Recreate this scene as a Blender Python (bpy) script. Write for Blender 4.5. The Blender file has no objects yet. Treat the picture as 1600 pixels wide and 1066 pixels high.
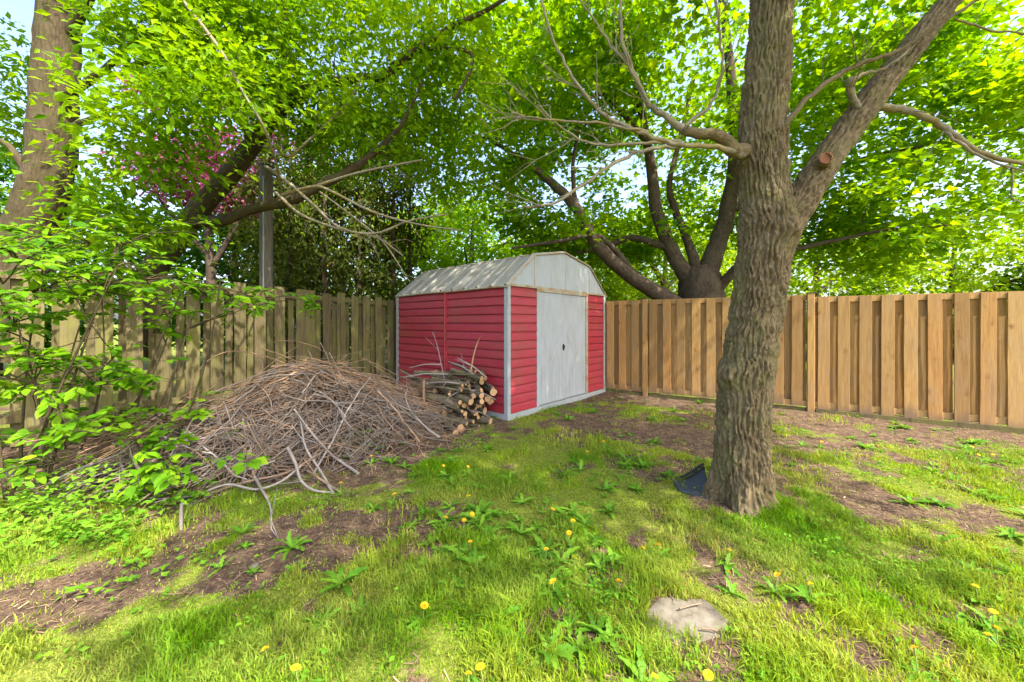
import bpy, math, random
import numpy as np
from mathutils import Vector

random.seed(7)
rng = np.random.default_rng(11)
R = math.radians
scene = bpy.context.scene
col = scene.collection

# ------------------------------------------------------------------ camera, sky, sun, exposure
FPX, EYE, HOR = 574.0, 1.4, 505.0          # focal length in photo pixels, eye height, horizon row
cam = bpy.data.cameras.new('camera')
cam.sensor_width = 36.0
cam.lens = 36.0 * FPX / 1600.0
cam.shift_y = -(533.0 - HOR) / 1600.0
cam.clip_end = 2000.0
cam.clip_start = 0.05
camo = bpy.data.objects.new('camera', cam)
camo.location = (0, 0, EYE)
camo.rotation_euler = (R(90), 0, 0)
col.objects.link(camo)
scene.camera = camo

SUN_EL, SUN_AZ = R(52), math.atan2(0.72, -0.69)    # azimuth measured from +Y towards +X
sdir = Vector((math.sin(SUN_AZ) * math.cos(SUN_EL), math.cos(SUN_AZ) * math.cos(SUN_EL), math.sin(SUN_EL)))
world = bpy.data.worlds.new('World')
scene.world = world
world.use_nodes = True
wn = world.node_tree.nodes
wn.clear()
sky = wn.new('ShaderNodeTexSky')
sky.sky_type = 'NISHITA'
sky.sun_disc = False
sky.sun_elevation = SUN_EL
sky.sun_rotation = SUN_AZ
sky.air_density = 1.0
sky.dust_density = 4.0
sky.ozone_density = 1.0
bg = wn.new('ShaderNodeBackground')
bg.inputs['Strength'].default_value = 0.15
wo = wn.new('ShaderNodeOutputWorld')
world.node_tree.links.new(sky.outputs[0], bg.inputs[0])
world.node_tree.links.new(bg.outputs[0], wo.inputs[0])
sun = bpy.data.lights.new('sun', 'SUN')
sun.energy = 3.0
sun.angle = R(0.53)
sun.color = (1.0, 0.94, 0.84)
suno = bpy.data.objects.new('sun', sun)
suno.rotation_euler = sdir.to_track_quat('Z', 'Y').to_euler()
suno.location = (6, -6, 12)
col.objects.link(suno)
vs = scene.view_settings
vs.view_transform = 'Standard'
vs.look = 'None'
vs.gamma = 1.0
vs.use_curve_mapping = False
vs.exposure = 2.08
scene.render.engine = 'CYCLES'
scene.cycles.max_bounces = 7
scene.cycles.diffuse_bounces = 4
scene.cycles.glossy_bounces = 2
scene.cycles.transmission_bounces = 5
scene.cycles.use_denoising = True


# ------------------------------------------------------------------ helpers: numbers
def px(x, y, Z):
    """pixel of the photograph at distance Z -> point in metres"""
    return np.array([(x - 800.0) / FPX * Z, Z, EYE + (HOR - y) / FPX * Z])


def gpx(x, y, z=0.0):
    """pixel -> point on the ground plane (height z)"""
    Z = FPX * (EYE - z) / (y - HOR)
    return np.array([(x - 800.0) / FPX * Z, Z, z])


def _hash(i, j, k):
    n = (i * 374761393 + j * 668265263 + k * 2147483647) & 0xFFFFFFFF
    n = ((n ^ (n >> 13)) * 1274126177) & 0xFFFFFFFF
    return ((n ^ (n >> 16)) & 0xFFFF) / 65535.0


def vnoise(p):
    """value noise, p (n,3) -> about -1..1"""
    p = np.asarray(p, float)
    f = np.floor(p).astype(np.int64)
    t = p - f
    t = t * t * (3 - 2 * t)
    r = 0
    for a in (0, 1):
        for b in (0, 1):
            for c in (0, 1):
                w = (t[:, 0] if a else 1 - t[:, 0]) * (t[:, 1] if b else 1 - t[:, 1]) * (t[:, 2] if c else 1 - t[:, 2])
                r = r + w * _hash(f[:, 0] + a, f[:, 1] + b, f[:, 2] + c)
    return r * 2 - 1


def fbm(p, o=3):
    p = np.asarray(p, float)
    r, a, s = 0, 1.0, 0
    for i in range(o):
        r = r + a * vnoise(p * (2 ** i) + 17.3 * i)
        s += a
        a *= 0.5
    return r / s


def smooth(pts, k=4):
    """Catmull-Rom through pts (n,m)"""
    P = np.asarray(pts, float)
    if len(P) < 3:
        t = np.linspace(0, 1, k + 1)[:, None]
        return P[0] * (1 - t) + P[1] * t
    Q = np.vstack([2 * P[0] - P[1], P, 2 * P[-1] - P[-2]])
    out = []
    for i in range(1, len(Q) - 2):
        t = np.linspace(0, 1, k, endpoint=False)[:, None]
        a, b, c, d = Q[i - 1], Q[i], Q[i + 1], Q[i + 2]
        out.append(0.5 * ((2 * b) + (c - a) * t + (2 * a - 5 * b + 4 * c - d) * t ** 2 + (3 * b - a - 3 * c + d) * t ** 3))
    out.append(P[-1:])
    return np.vstack(out)


def norm(v):
    return v / np.maximum(np.linalg.norm(v, axis=-1, keepdims=True), 1e-9)


# ------------------------------------------------------------------ helpers: meshes and objects
class MB:
    def __init__(s):
        s.V, s.P, s.M, s.A, s.B, s.n = [], [], [], [], [], 0

    def add(s, V, P, v=0.5, b=None, m=0):
        V = np.asarray(V, float)
        s.V.append(V)
        if not isinstance(P, list):
            P = [P]
        for q in P:
            q = np.asarray(q, np.int64)
            s.P.append(q + s.n)
            s.M.append(np.full(len(q), m, np.int32))
        s.A.append(np.broadcast_to(np.asarray(v, float), (len(V),)))
        s.B.append(V if b is None else b)
        s.n += len(V)

    def mesh(s, name, mats, smooth_=False):
        me = bpy.data.meshes.new(name)
        V = np.vstack(s.V)
        me.vertices.add(len(V))
        me.vertices.foreach_set('co', V.astype(np.float32).ravel())
        loops = np.concatenate([q.ravel() for q in s.P])
        tot = np.concatenate([np.full(len(q), q.shape[1], np.int64) for q in s.P])
        start = np.concatenate([[0], np.cumsum(tot)[:-1]])
        me.loops.add(len(loops))
        me.loops.foreach_set('vertex_index', loops.astype(np.int32))
        me.polygons.add(len(tot))
        me.polygons.foreach_set('loop_start', start.astype(np.int32))
        me.polygons.foreach_set('material_index', np.concatenate(s.M))
        me.polygons.foreach_set('use_smooth', np.full(len(tot), bool(smooth_)))
        me.update(calc_edges=True)
        at = me.attributes.new('v', 'FLOAT', 'POINT')
        at.data.foreach_set('value', np.concatenate(s.A).astype(np.float32))
        at = me.attributes.new('bark', 'FLOAT_VECTOR', 'POINT')
        at.data.foreach_set('vector', np.vstack(s.B).astype(np.float32).ravel())
        for m in (mats if isinstance(mats, (list, tuple)) else [mats]):
            me.materials.append(m)
        return me


def link(name, data, parent=None):
    o = bpy.data.objects.new(name, data)
    col.objects.link(o)
    if parent is not None:
        o.parent = parent
    return o


def obj(name, mb, mats, parent=None, smooth_=False):
    return link(name, mb.mesh(name, mats, smooth_), parent)


def tag(o, label=None, cat=None, group=None, kind=None):
    if label: o['label'] = label
    if cat: o['category'] = cat
    if group: o['group'] = group
    if kind: o['kind'] = kind
    return o


def empty(name, loc=(0, 0, 0), rz=0.0):
    o = bpy.data.objects.new(name, None)
    o.empty_display_size = 0.1
    col.objects.link(o)
    o.location = loc
    o.rotation_euler = (0, 0, rz)
    return o


def tube(mb, pts, rad, n=8, v=0.5, m=0, cap=False, capm=None, wob=0.0):
    P = np.asarray(pts, float)
    k = len(P)
    rad = np.broadcast_to(np.asarray(rad, float), (k,))
    T = norm(np.gradient(P, axis=0))
    ref = np.array([0, 0, 1.0]) if abs(T[:, 2]).mean() < 0.8 else np.array([1.0, 0.1, 0])
    U = norm(np.cross(T, ref))
    W = np.cross(T, U)
    th = np.linspace(0, 2 * np.pi, n, endpoint=False)
    c, s_ = np.cos(th), np.sin(th)
    rr = rad[:, None] * np.ones((1, n))
    if wob:
        rr = rr * (1 + wob * rng.normal(size=(k, n)))
    V = P[:, None] + rr[..., None] * (c[None, :, None] * U[:, None] + s_[None, :, None] * W[:, None])
    L = np.concatenate([[0], np.cumsum(np.linalg.norm(np.diff(P, axis=0), axis=1))]) + rng.random() * 20
    r0 = max(rad.mean(), 0.004)
    off = rng.random() * 30
    b = np.stack([np.broadcast_to(r0 * c + off, (k, n)), np.broadcast_to(r0 * s_, (k, n)), np.broadcast_to(L[:, None], (k, n))], -1)
    i = np.arange(k - 1)[:, None] * n
    j = np.arange(n)[None]
    j2 = (j + 1) % n
    Q = np.stack([i + j, i + j2, i + n + j2, i + n + j], -1).reshape(-1, 4)
    mb.add(V.reshape(-1, 3), Q, v, b.reshape(-1, 3), m)
    if cap:
        for e in (0, k - 1):
            ring = np.arange(n)[None] if e else np.arange(n)[None, ::-1]
            mb.add(V[e], ring, v, b[e], m if capm is None else capm)


def box(mb, lo, hi, ch=0.0, m=0, v=0.5):
    """box with its four upright edges chamfered"""
    x0, y0, z0 = lo
    x1, y1, z1 = hi
    if ch <= 0:
        prof = [(x0, y0), (x1, y0), (x1, y1), (x0, y1)]
    else:
        prof = [(x0 + ch, y0), (x1 - ch, y0), (x1, y0 + ch), (x1, y1 - ch), (x1 - ch, y1), (x0 + ch, y1), (x0, y1 - ch), (x0, y0 + ch)]
    n = len(prof)
    V = [(a, b, z0) for a, b in prof] + [(a, b, z1) for a, b in prof]
    P = [np.array([[i, (i + 1) % n, n + (i + 1) % n, n + i] for i in range(n)]), np.array([list(range(n - 1, -1, -1)), list(range(n, 2 * n))])]
    mb.add(V, P, v, None, m)


def prism(mb, poly, axis, a0, a1, m=0):
    """poly (list of 2-tuples) extruded along axis ('x','y','z')"""
    n = len(poly)
    def pt(p, a):
        return {'x': (a, p[0], p[1]), 'y': (p[0], a, p[1]), 'z': (p[0], p[1], a)}[axis]
    V = [pt(p, a0) for p in poly] + [pt(p, a1) for p in poly]
    P = [np.array([[i, (i + 1) % n, n + (i + 1) % n, n + i] for i in range(n)]), np.array([list(range(n - 1, -1, -1)), list(range(n, 2 * n))])]
    mb.add(V, P, 0.5, None, m)


# ------------------------------------------------------------------ helpers: materials
class NT:
    def __init__(s, name):
        s.m = bpy.data.materials.new(name)
        s.m.use_nodes = True
        s.t = s.m.node_tree
        s.t.nodes.clear()
        s.out = s.t.nodes.new('ShaderNodeOutputMaterial')

    def n(s, typ, inp=None, **props):
        nd = s.t.nodes.new('ShaderNode' + typ)
        for k, v in props.items():
            setattr(nd, k, v)
        for k, v in (inp or {}).items():
            s.set(nd.inputs[k], v)
        return nd

    def set(s, sock, v):
        if isinstance(v, bpy.types.NodeSocket):
            s.t.links.new(v, sock)
        elif isinstance(v, (tuple, list)) and len(v) == 3 and sock.type == 'RGBA':
            sock.default_value = (*v, 1)
        else:
            sock.default_value = v

    def ramp(s, fac, stops):
        nd = s.n('ValToRGB', {'Fac': fac})
        el = nd.color_ramp.elements
        while len(el) < len(stops):
            el.new(0.5)
        for e, (p, c) in zip(el, stops):
            e.position = p
            e.color = (*c, 1) if len(c) == 3 else c
        return nd.outputs['Color']

    def mix(s, f, a, b, mode='MIX'):
        nd = s.n('Mix', data_type='RGBA', blend_type=mode)
        s.set(nd.inputs[0], f)
        s.set(nd.inputs[6], a)
        s.set(nd.inputs[7], b)
        return nd.outputs[2]

    def math(s, op, a, b=0.0, clamp=False):
        nd = s.n('Math', operation=op, use_clamp=clamp)
        s.set(nd.inputs[0], a)
        s.set(nd.inputs[1], b)
        return nd.outputs[0]

    def coord(s, kind='Object', scale=(1, 1, 1), rnd=False):
        c = s.n('TexCoord').outputs[kind]
        return s.mapped(c, scale, rnd)

    def mapped(s, c, scale, rnd=False):
        mp = s.n('Mapping', {'Vector': c, 'Scale': scale})
        o = mp.outputs[0]
        if rnd:
            r = s.math('MULTIPLY', s.n('ObjectInfo').outputs['Random'], 57.0)
            va = s.n('VectorMath', operation='ADD')
            s.set(va.inputs[0], o)
            cb = s.n('CombineXYZ', {'X': r, 'Y': r, 'Z': r})
            s.set(va.inputs[1], cb.outputs[0])
            o = va.outputs[0]
        return o

    def attr(s, name):
        return s.n('Attribute', attribute_name=name)

    def noise(s, vec, scale=5.0, detail=4.0, rough=0.6, dist=0.0):
        return s.n('TexNoise', {'Vector': vec, 'Scale': scale, 'Detail': detail, 'Roughness': rough, 'Distortion': dist}).outputs['Fac']

    def finish(s, color, rough=0.8, spec=0.3, bump=None, bstr=0.3, bdist=0.01, metal=0.0):
        p = s.n('BsdfPrincipled', {'Base Color': color, 'Roughness': rough, 'Metallic': metal})
        p.inputs['Specular IOR Level'].default_value = spec
        if bump is not None:
            b = s.n('Bump', {'Height': bump, 'Strength': bstr, 'Distance': bdist})
            s.t.links.new(b.outputs[0], p.inputs['Normal'])
        s.t.links.new(p.outputs[0], s.out.inputs[0])
        return s.m


def leaf_mat(name, stops, trans=0.42, tint=(1.15, 1.1, 0.6), rough=0.6, spec=0.12):
    t = NT(name)
    v = t.attr('v').outputs['Fac']
    c = t.ramp(v, stops)
    nz = t.noise(t.coord('Object'), 1.3, 2)
    c = t.mix(0.35, c, t.ramp(nz, [(0.35, stops[0][1]), (0.65, stops[-1][1])]))
    p = t.n('BsdfPrincipled', {'Base Color': c, 'Roughness': rough})
    p.inputs['Specular IOR Level'].default_value = spec
    tc = t.mix(1.0, c, tint, 'MULTIPLY')
    tr = t.n('BsdfTranslucent', {'Color': tc})
    mx = t.n('MixShader', {0: trans})
    t.t.links.new(p.outputs[0], mx.inputs[1])
    t.t.links.new(tr.outputs[0], mx.inputs[2])
    t.t.links.new(mx.outputs[0], t.out.inputs[0])
    return t.m


def leaf_object_mat(name, stops, trans=0.42, tint=(1.15, 1.1, 0.6)):
    t = NT(name)
    c = t.ramp(t.n('ObjectInfo').outputs['Random'], stops)
    vein = t.noise(t.coord('Object', (6, 40, 1)), 1.0, 2)
    c = t.mix(t.math('MULTIPLY', vein, 0.3), c, stops[-1][1])
    p = t.n('BsdfPrincipled', {'Base Color': c, 'Roughness': 0.5})
    p.inputs['Specular IOR Level'].default_value = 0.18
    tr = t.n('BsdfTranslucent', {'Color': t.mix(1.0, c, tint, 'MULTIPLY')})
    mx = t.n('MixShader', {0: trans})
    t.t.links.new(p.outputs[0], mx.inputs[1])
    t.t.links.new(tr.outputs[0], mx.inputs[2])
    t.t.links.new(mx.outputs[0], t.out.inputs[0])
    return t.m


def bark_mat(name, dark, mid, light, sc=60.0, stretch=0.22, moss=None, bd=0.012):
    t = NT(name)
    vec = t.mapped(t.attr('bark').outputs['Vector'], (1, 1, stretch))
    n1 = t.noise(vec, sc, 5, 0.65, 0.4)
    big = t.noise(t.mapped(t.attr('bark').outputs['Vector'], (1, 1, 0.6)), 6.0, 3)
    c = t.ramp(n1, [(0.3, dark), (0.52, mid), (0.72, light)])
    c = t.mix(t.ramp(big, [(0.42, (0, 0, 0)), (0.65, (0.45, 0.45, 0.45))]), c, light)
    if moss:
        mn = t.noise(t.coord('Object'), 5.0, 4)
        c = t.mix(t.ramp(mn, [(0.47, (0, 0, 0)), (0.66, (0.6, 0.6, 0.6))]), c, moss)
    return t.finish(c, 0.9, 0.15, n1, 0.7, bd)


M = {}
M['bark_ash'] = bark_mat('bark_ash', (0.05, 0.034, 0.017), (0.12, 0.086, 0.045), (0.22, 0.17, 0.098), 90, 0.3, (0.15, 0.135, 0.05), 0.004)
M['bark_dark'] = bark_mat('bark_dark', (0.03, 0.022, 0.016), (0.07, 0.05, 0.035), (0.13, 0.1, 0.07), 40, 0.25, None, 0.02)
M['bark_tan'] = bark_mat('bark_tan', (0.03, 0.02, 0.012), (0.07, 0.05, 0.028), (0.11, 0.09, 0.05), 40, 0.25, (0.06, 0.06, 0.016), 0.03)
M['bark_twig'] = bark_mat('bark_twig', (0.1, 0.08, 0.05), (0.19, 0.16, 0.11), (0.3, 0.27, 0.2), 70, 0.3, (0.24, 0.18, 0.04), 0.003)
M['bark_cedar'] = bark_mat('bark_cedar', (0.03, 0.02, 0.014), (0.06, 0.042, 0.03), (0.1, 0.075, 0.055), 40, 0.15)

M['leaf_maple'] = leaf_mat('leaf_maple', [(0.0, (0.045, 0.17, 0.003)), (0.5, (0.14, 0.33, 0.004)), (1.0, (0.33, 0.48, 0.006))], 0.58, (1.5, 1.25, 0.3))
M['leaf_elder'] = leaf_mat('leaf_elder', [(0.0, (0.045, 0.15, 0.003)), (0.5, (0.13, 0.29, 0.004)), (1.0, (0.29, 0.45, 0.008))], 0.48, (1.45, 1.25, 0.4))
M['leaf_far'] = leaf_mat('leaf_far', [(0.0, (0.08, 0.2, 0.004)), (0.5, (0.2, 0.36, 0.006)), (1.0, (0.38, 0.5, 0.012))], 0.5, (1.4, 1.2, 0.4))
M['leaf_deep'] = leaf_mat('leaf_deep', [(0.0, (0.018, 0.07, 0.006)), (0.5, (0.035, 0.12, 0.008)), (1.0, (0.075, 0.19, 0.012))], 0.42)
M['leaf_cedar'] = leaf_mat('leaf_cedar', [(0.0, (0.035, 0.065, 0.01)), (0.5, (0.07, 0.105, 0.015)), (1.0, (0.15, 0.155, 0.025))], 0.3)
M['leaf_plum'] = leaf_mat('leaf_plum', [(0.0, (0.1, 0.015, 0.05)), (0.5, (0.26, 0.04, 0.12)), (1.0, (0.44, 0.14, 0.22))], 0.4, (1.2, 0.8, 0.9))
M['leaf_ash'] = leaf_mat('leaf_ash', [(0.0, (0.05, 0.12, 0.01)), (1.0, (0.14, 0.24, 0.02))], 0.4)
SHRUB = [(0.0, (0.045, 0.165, 0.004)), (0.45, (0.11, 0.29, 0.006)), (1.0, (0.26, 0.45, 0.012))]
M['leaf_shrub'] = leaf_mat('leaf_shrub', SHRUB, 0.5, (1.35, 1.15, 0.4))
M['leaf_shrub_single'] = leaf_object_mat('leaf_shrub_single', SHRUB, 0.45, (1.3, 1.15, 0.5))
M['grass'] = leaf_mat('grass', [(0.0, (0.07, 0.22, 0.003)), (0.4, (0.2, 0.38, 0.004)), (0.8, (0.38, 0.5, 0.006)), (0.9, (0.44, 0.38, 0.06)), (1.0, (0.46, 0.33, 0.15))], 0.45, (1.35, 1.15, 0.4), 0.6)
M['weed'] = leaf_object_mat('weed', [(0.0, (0.06, 0.19, 0.012)), (0.5, (0.11, 0.27, 0.016)), (1.0, (0.18, 0.34, 0.025))], 0.35)
M['cover'] = leaf_mat('cover', [(0.0, (0.07, 0.21, 0.012)), (0.5, (0.14, 0.33, 0.018)), (1.0, (0.25, 0.44, 0.03))], 0.42, (1.3, 1.15, 0.5))


def flat(name, c, rough=0.7, spec=0.3, var=0.2, sc=20.0, metal=0.0):
    t = NT(name)
    n = t.noise(t.coord('Object'), sc, 4)
    k = t.mix(n, tuple(x * (1 - var) for x in c), tuple(min(1, x * (1 + var)) for x in c))
    return t.finish(k, rough, spec, n, 0.15, 0.003, metal)


M['yellow'] = flat('dandelion_yellow', (0.85, 0.5, 0.015), 0.6, 0.2, 0.15, 200)
M['stalk'] = flat('dandelion_stalk', (0.22, 0.28, 0.07))
M['plastic'] = flat('black_plastic', (0.035, 0.045, 0.06), 0.55, 0.4, 0.5, 30)
M['dark'] = flat('dark_metal', (0.02, 0.02, 0.022), 0.5, 0.4)
M['white_paint'] = flat('white_paint', (0.7, 0.68, 0.66))


def cedar_wood():
    t = NT('cedar_board')
    rnd = t.n('ObjectInfo').outputs['Random']
    v = t.coord('Object', (26, 26, 1.6), True)
    g = t.noise(v, 1.6, 5, 0.6, 1.2)
    c = t.ramp(g, [(0.25, (0.27, 0.15, 0.05)), (0.5, (0.39, 0.235, 0.085)), (0.75, (0.47, 0.3, 0.12))])
    tone = t.ramp(rnd, [(0.0, (0.66, 0.6, 0.55)), (0.3, (0.88, 0.86, 0.85)), (0.6, (0.98, 0.84, 0.72)), (1.0, (1.05, 1.06, 1.04))])
    c = t.mix(1.0, c, tone, 'MULTIPLY')
    wv = t.n('VectorMath', operation='ADD')
    t.set(wv.inputs[0], t.coord('Object', (8, 8, 3.6), True))
    t.set(wv.inputs[1], t.n('TexNoise', {'Vector': t.coord('Object', (3, 3, 3), True), 'Scale': 2.0}).outputs['Color'])
    kv = t.n('TexVoronoi', {'Vector': wv.outputs[0], 'Scale': 1.0, 'Randomness': 1.0}).outputs['Distance']
    ring = t.noise(t.coord('Object', (30, 30, 60), True), 1.0, 2)
    kv = t.math('ADD', kv, t.math('MULTIPLY', t.math('SUBTRACT', ring, 0.5), 0.12))
    k = t.ramp(kv, [(0.1, (1, 1, 1)), (0.17, (0.4, 0.4, 0.4)), (0.32, (0, 0, 0))])
    gate = t.ramp(t.noise(t.coord('Object', (2.5, 2.5, 2.5), True), 2.0, 2), [(0.42, (0.15, 0.15, 0.15)), (0.6, (1, 1, 1))])
    c = t.mix(t.math('MULTIPLY', t.math('MULTIPLY', k, 0.7), gate), c, (0.15, 0.065, 0.022))
    st = t.noise(t.coord('Object', (3, 3, 1.0), True), 1.5, 3)
    c = t.mix(t.ramp(st, [(0.5, (0, 0, 0)), (0.75, (0.4, 0.4, 0.4))]), c, (0.27, 0.2, 0.13))
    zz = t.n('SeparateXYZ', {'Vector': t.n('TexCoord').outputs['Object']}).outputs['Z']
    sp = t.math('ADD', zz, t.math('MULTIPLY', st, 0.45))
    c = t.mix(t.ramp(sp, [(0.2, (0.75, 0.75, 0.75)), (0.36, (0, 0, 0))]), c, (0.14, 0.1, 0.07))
    return t.finish(c, 0.75, 0.25, g, 0.25, 0.004)


def old_wood():
    t = NT('weathered_board')
    rnd = t.n('ObjectInfo').outputs['Random']
    g = t.noise(t.coord('Object', (30, 30, 1.4), True), 1.5, 5, 0.65, 1.0)
    c = t.ramp(g, [(0.28, (0.048, 0.037, 0.022)), (0.5, (0.112, 0.09, 0.053)), (0.75, (0.18, 0.15, 0.095))])
    mo = t.noise(t.coord('Object', (4, 4, 1.3), True), 1.6, 4)
    amt = t.math('MULTIPLY', t.ramp(mo, [(0.36, (0, 0, 0)), (0.62, (0.8, 0.8, 0.8))]), t.math('ADD', rnd, 0.35, True))
    c = t.mix(amt, c, (0.155, 0.155, 0.045))
    c = t.mix(1.0, c, t.ramp(rnd, [(0, (0.8, 0.76, 0.7)), (1, (1.15, 1.1, 1.05))]), 'MULTIPLY')
    return t.finish(c, 0.9, 0.15, g, 0.5, 0.006)


def red_siding():
    t = NT('red_siding')
    rnd = t.n('ObjectInfo').outputs['Random']
    o = t.coord('Object', (1, 1, 1), True)
    n = t.noise(o, 3.0, 4)
    c = t.mix(n, (0.25, 0.014, 0.026), (0.37, 0.03, 0.046))
    c = t.mix(t.math('MULTIPLY', rnd, 0.4), c, (0.36, 0.05, 0.065))
    d = t.noise(t.coord('Object', (1.2, 1.2, 1.2), True), 1.4, 5, 0.7)
    c = t.mix(t.ramp(d, [(0.48, (0, 0, 0)), (0.74, (0.6, 0.6, 0.6))]), c, (0.16, 0.075, 0.035))
    f = t.noise(t.coord('Object', (3, 3, 40), True), 2.0, 3)
    c = t.mix(t.ramp(f, [(0.55, (0, 0, 0)), (0.8, (0.25, 0.25, 0.25))]), c, (0.5, 0.17, 0.19))
    return t.finish(c, 0.42, 0.4, n, 0.1, 0.004)


def white_metal(name, rust=0.5, base=(0.36, 0.395, 0.43), grime=(0.25, 0.235, 0.19)):
    t = NT(name)
    n = t.noise(t.coord('Object'), 1.7, 6, 0.7)
    s_ = t.noise(t.coord('Object', (5, 5, 1.3)), 1.6, 6, 0.72)
    c = t.mix(t.ramp(s_, [(0.42, (0, 0, 0)), (0.75, (0.7, 0.7, 0.7))]), base, grime)
    r = t.noise(t.coord('Object', (1, 1, 1), True), 5.0, 6, 0.75)
    lo = 0.82 - 0.42 * rust
    c = t.mix(t.ramp(r, [(lo, (0, 0, 0)), (min(lo + 0.13, 0.99), (1, 1, 1))]), c, (0.32, 0.15, 0.035))
    c = t.mix(t.math('MULTIPLY', n, 0.35), c, (0.3, 0.29, 0.24))
    return t.finish(c, 0.5, 0.4, n, 0.12, 0.006)


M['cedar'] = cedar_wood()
M['old'] = old_wood()
M['red'] = red_siding()
M['metal'] = white_metal('shed_metal', 0.32)
M['metal_roof'] = white_metal('shed_roof_metal', 0.5, (0.29, 0.275, 0.235), (0.19, 0.165, 0.12))
M['metal_rust'] = white_metal('shed_rusty_trim', 0.85, (0.36, 0.33, 0.24))
M['metal_trim'] = white_metal('shed_corner_metal', 0.14, (0.32, 0.355, 0.38))


def ground_mat():
    t = NT('yard_soil')
    d = t.attr('v').outputs['Fac']
    o = t.coord('Object')
    n1 = t.noise(o, 9.0, 6, 0.7)
    n2 = t.noise(o, 45.0, 5, 0.7)
    n3 = t.noise(o, 2.2, 4, 0.6)
    soil = t.ramp(n2, [(0.3, (0.032, 0.02, 0.016)), (0.5, (0.075, 0.047, 0.035)), (0.72, (0.17, 0.11, 0.076))])
    straw = t.ramp(n2, [(0.3, (0.1, 0.066, 0.034)), (0.7, (0.3, 0.21, 0.12))])
    soil = t.mix(t.ramp(n1, [(0.42, (0, 0, 0)), (0.68, (0.75, 0.75, 0.75))]), soil, straw)
    moss = t.ramp(n2, [(0.3, (0.06, 0.075, 0.01)), (0.55, (0.15, 0.18, 0.025)), (0.75, (0.28, 0.25, 0.08))])
    a = t.math('ADD', d, t.math('MULTIPLY', t.math('SUBTRACT', n3, 0.5), 0.6))
    c = t.mix(t.ramp(a, [(0.3, (0, 0, 0)), (0.62, (1, 1, 1))]), moss, soil)
    bm = t.math('ADD', t.math('MULTIPLY', n1, 0.4), n2)
    return t.finish(c, 0.95, 0.1, bm, 0.8, 0.02)


M['ground'] = ground_mat()


def stone_mat():
    t = NT('concrete_slab')
    n = t.noise(t.coord('Object'), 14, 6, 0.7)
    c = t.ramp(n, [(0.3, (0.07, 0.055, 0.035)), (0.48, (0.15, 0.128, 0.095)), (0.72, (0.22, 0.195, 0.155))])
    return t.finish(c, 0.9, 0.2, n, 0.4, 0.005)


M['stone'] = stone_mat()


def stick_mat(name, a, b, c):
    t = NT(name)
    v = t.attr('v').outputs['Fac']
    k = t.ramp(v, [(0, a), (0.5, b), (1, c)])
    n = t.noise(t.mapped(t.attr('bark').outputs['Vector'], (1, 1, 0.3)), 60, 4)
    k = t.mix(n, t.mix(1.0, k, (0.6, 0.58, 0.55), 'MULTIPLY'), t.mix(1.0, k, (1.25, 1.25, 1.25), 'MULTIPLY'))
    return t.finish(k, 0.85, 0.15, n, 0.5, 0.004)


M['stick'] = stick_mat('brush_sticks', (0.2, 0.17, 0.145), (0.25, 0.16, 0.1), (0.4, 0.26, 0.155))
M['stick_grey'] = stick_mat('grey_sticks', (0.15, 0.13, 0.12), (0.25, 0.22, 0.2), (0.36, 0.31, 0.27))
M['log_bark'] = bark_mat('log_bark', (0.035, 0.027, 0.02), (0.09, 0.07, 0.05), (0.18, 0.14, 0.1), 50, 0.3, (0.15, 0.15, 0.05), 0.006)


def cut_mat():
    t = NT('cut_wood')
    n = t.noise(t.coord('Object', (1, 1, 1), True), 30, 4)
    c = t.mix(n, (0.36, 0.2, 0.1), (0.6, 0.42, 0.23))
    c = t.mix(1.0, c, t.ramp(t.n('ObjectInfo').outputs['Random'], [(0, (0.6, 0.52, 0.5)), (1, (1.1, 1.05, 1))]), 'MULTIPLY')
    return t.finish(c, 0.85, 0.15, n, 0.4, 0.003)


M['cut'] = cut_mat()


# ------------------------------------------------------------------ layout of the yard
SH_C = np.array([-0.065, 5.29, 0.0])                     # shed corner towards the camera
SH_U = np.array([0.669, 0.743, 0]); SH_V = np.array([-0.743, 0.669, 0])
SH_W, SH_L = 2.89, 2.97
FR_A = np.array([1.87, 7.46, 0]); FR_T = np.array([0.861, -0.508, 0]); FR_N = np.array([0.508, 0.861, 0])
FL_O = np.array([-2.45, 7.52, 0]); FL_T = np.array([0.657, 0.754, 0]); FL_N = np.array([-0.754, 0.657, 0])
TREE = np.array([1.78, 2.87, 0])


def ell(X, Y, cx, cy, rx, ry, ang=0.0):
    c, s_ = math.cos(ang), math.sin(ang)
    dx, dy = X - cx, Y - cy
    return np.sqrt(((dx * c + dy * s_) / rx) ** 2 + ((-dx * s_ + dy * c) / ry) ** 2)


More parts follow.
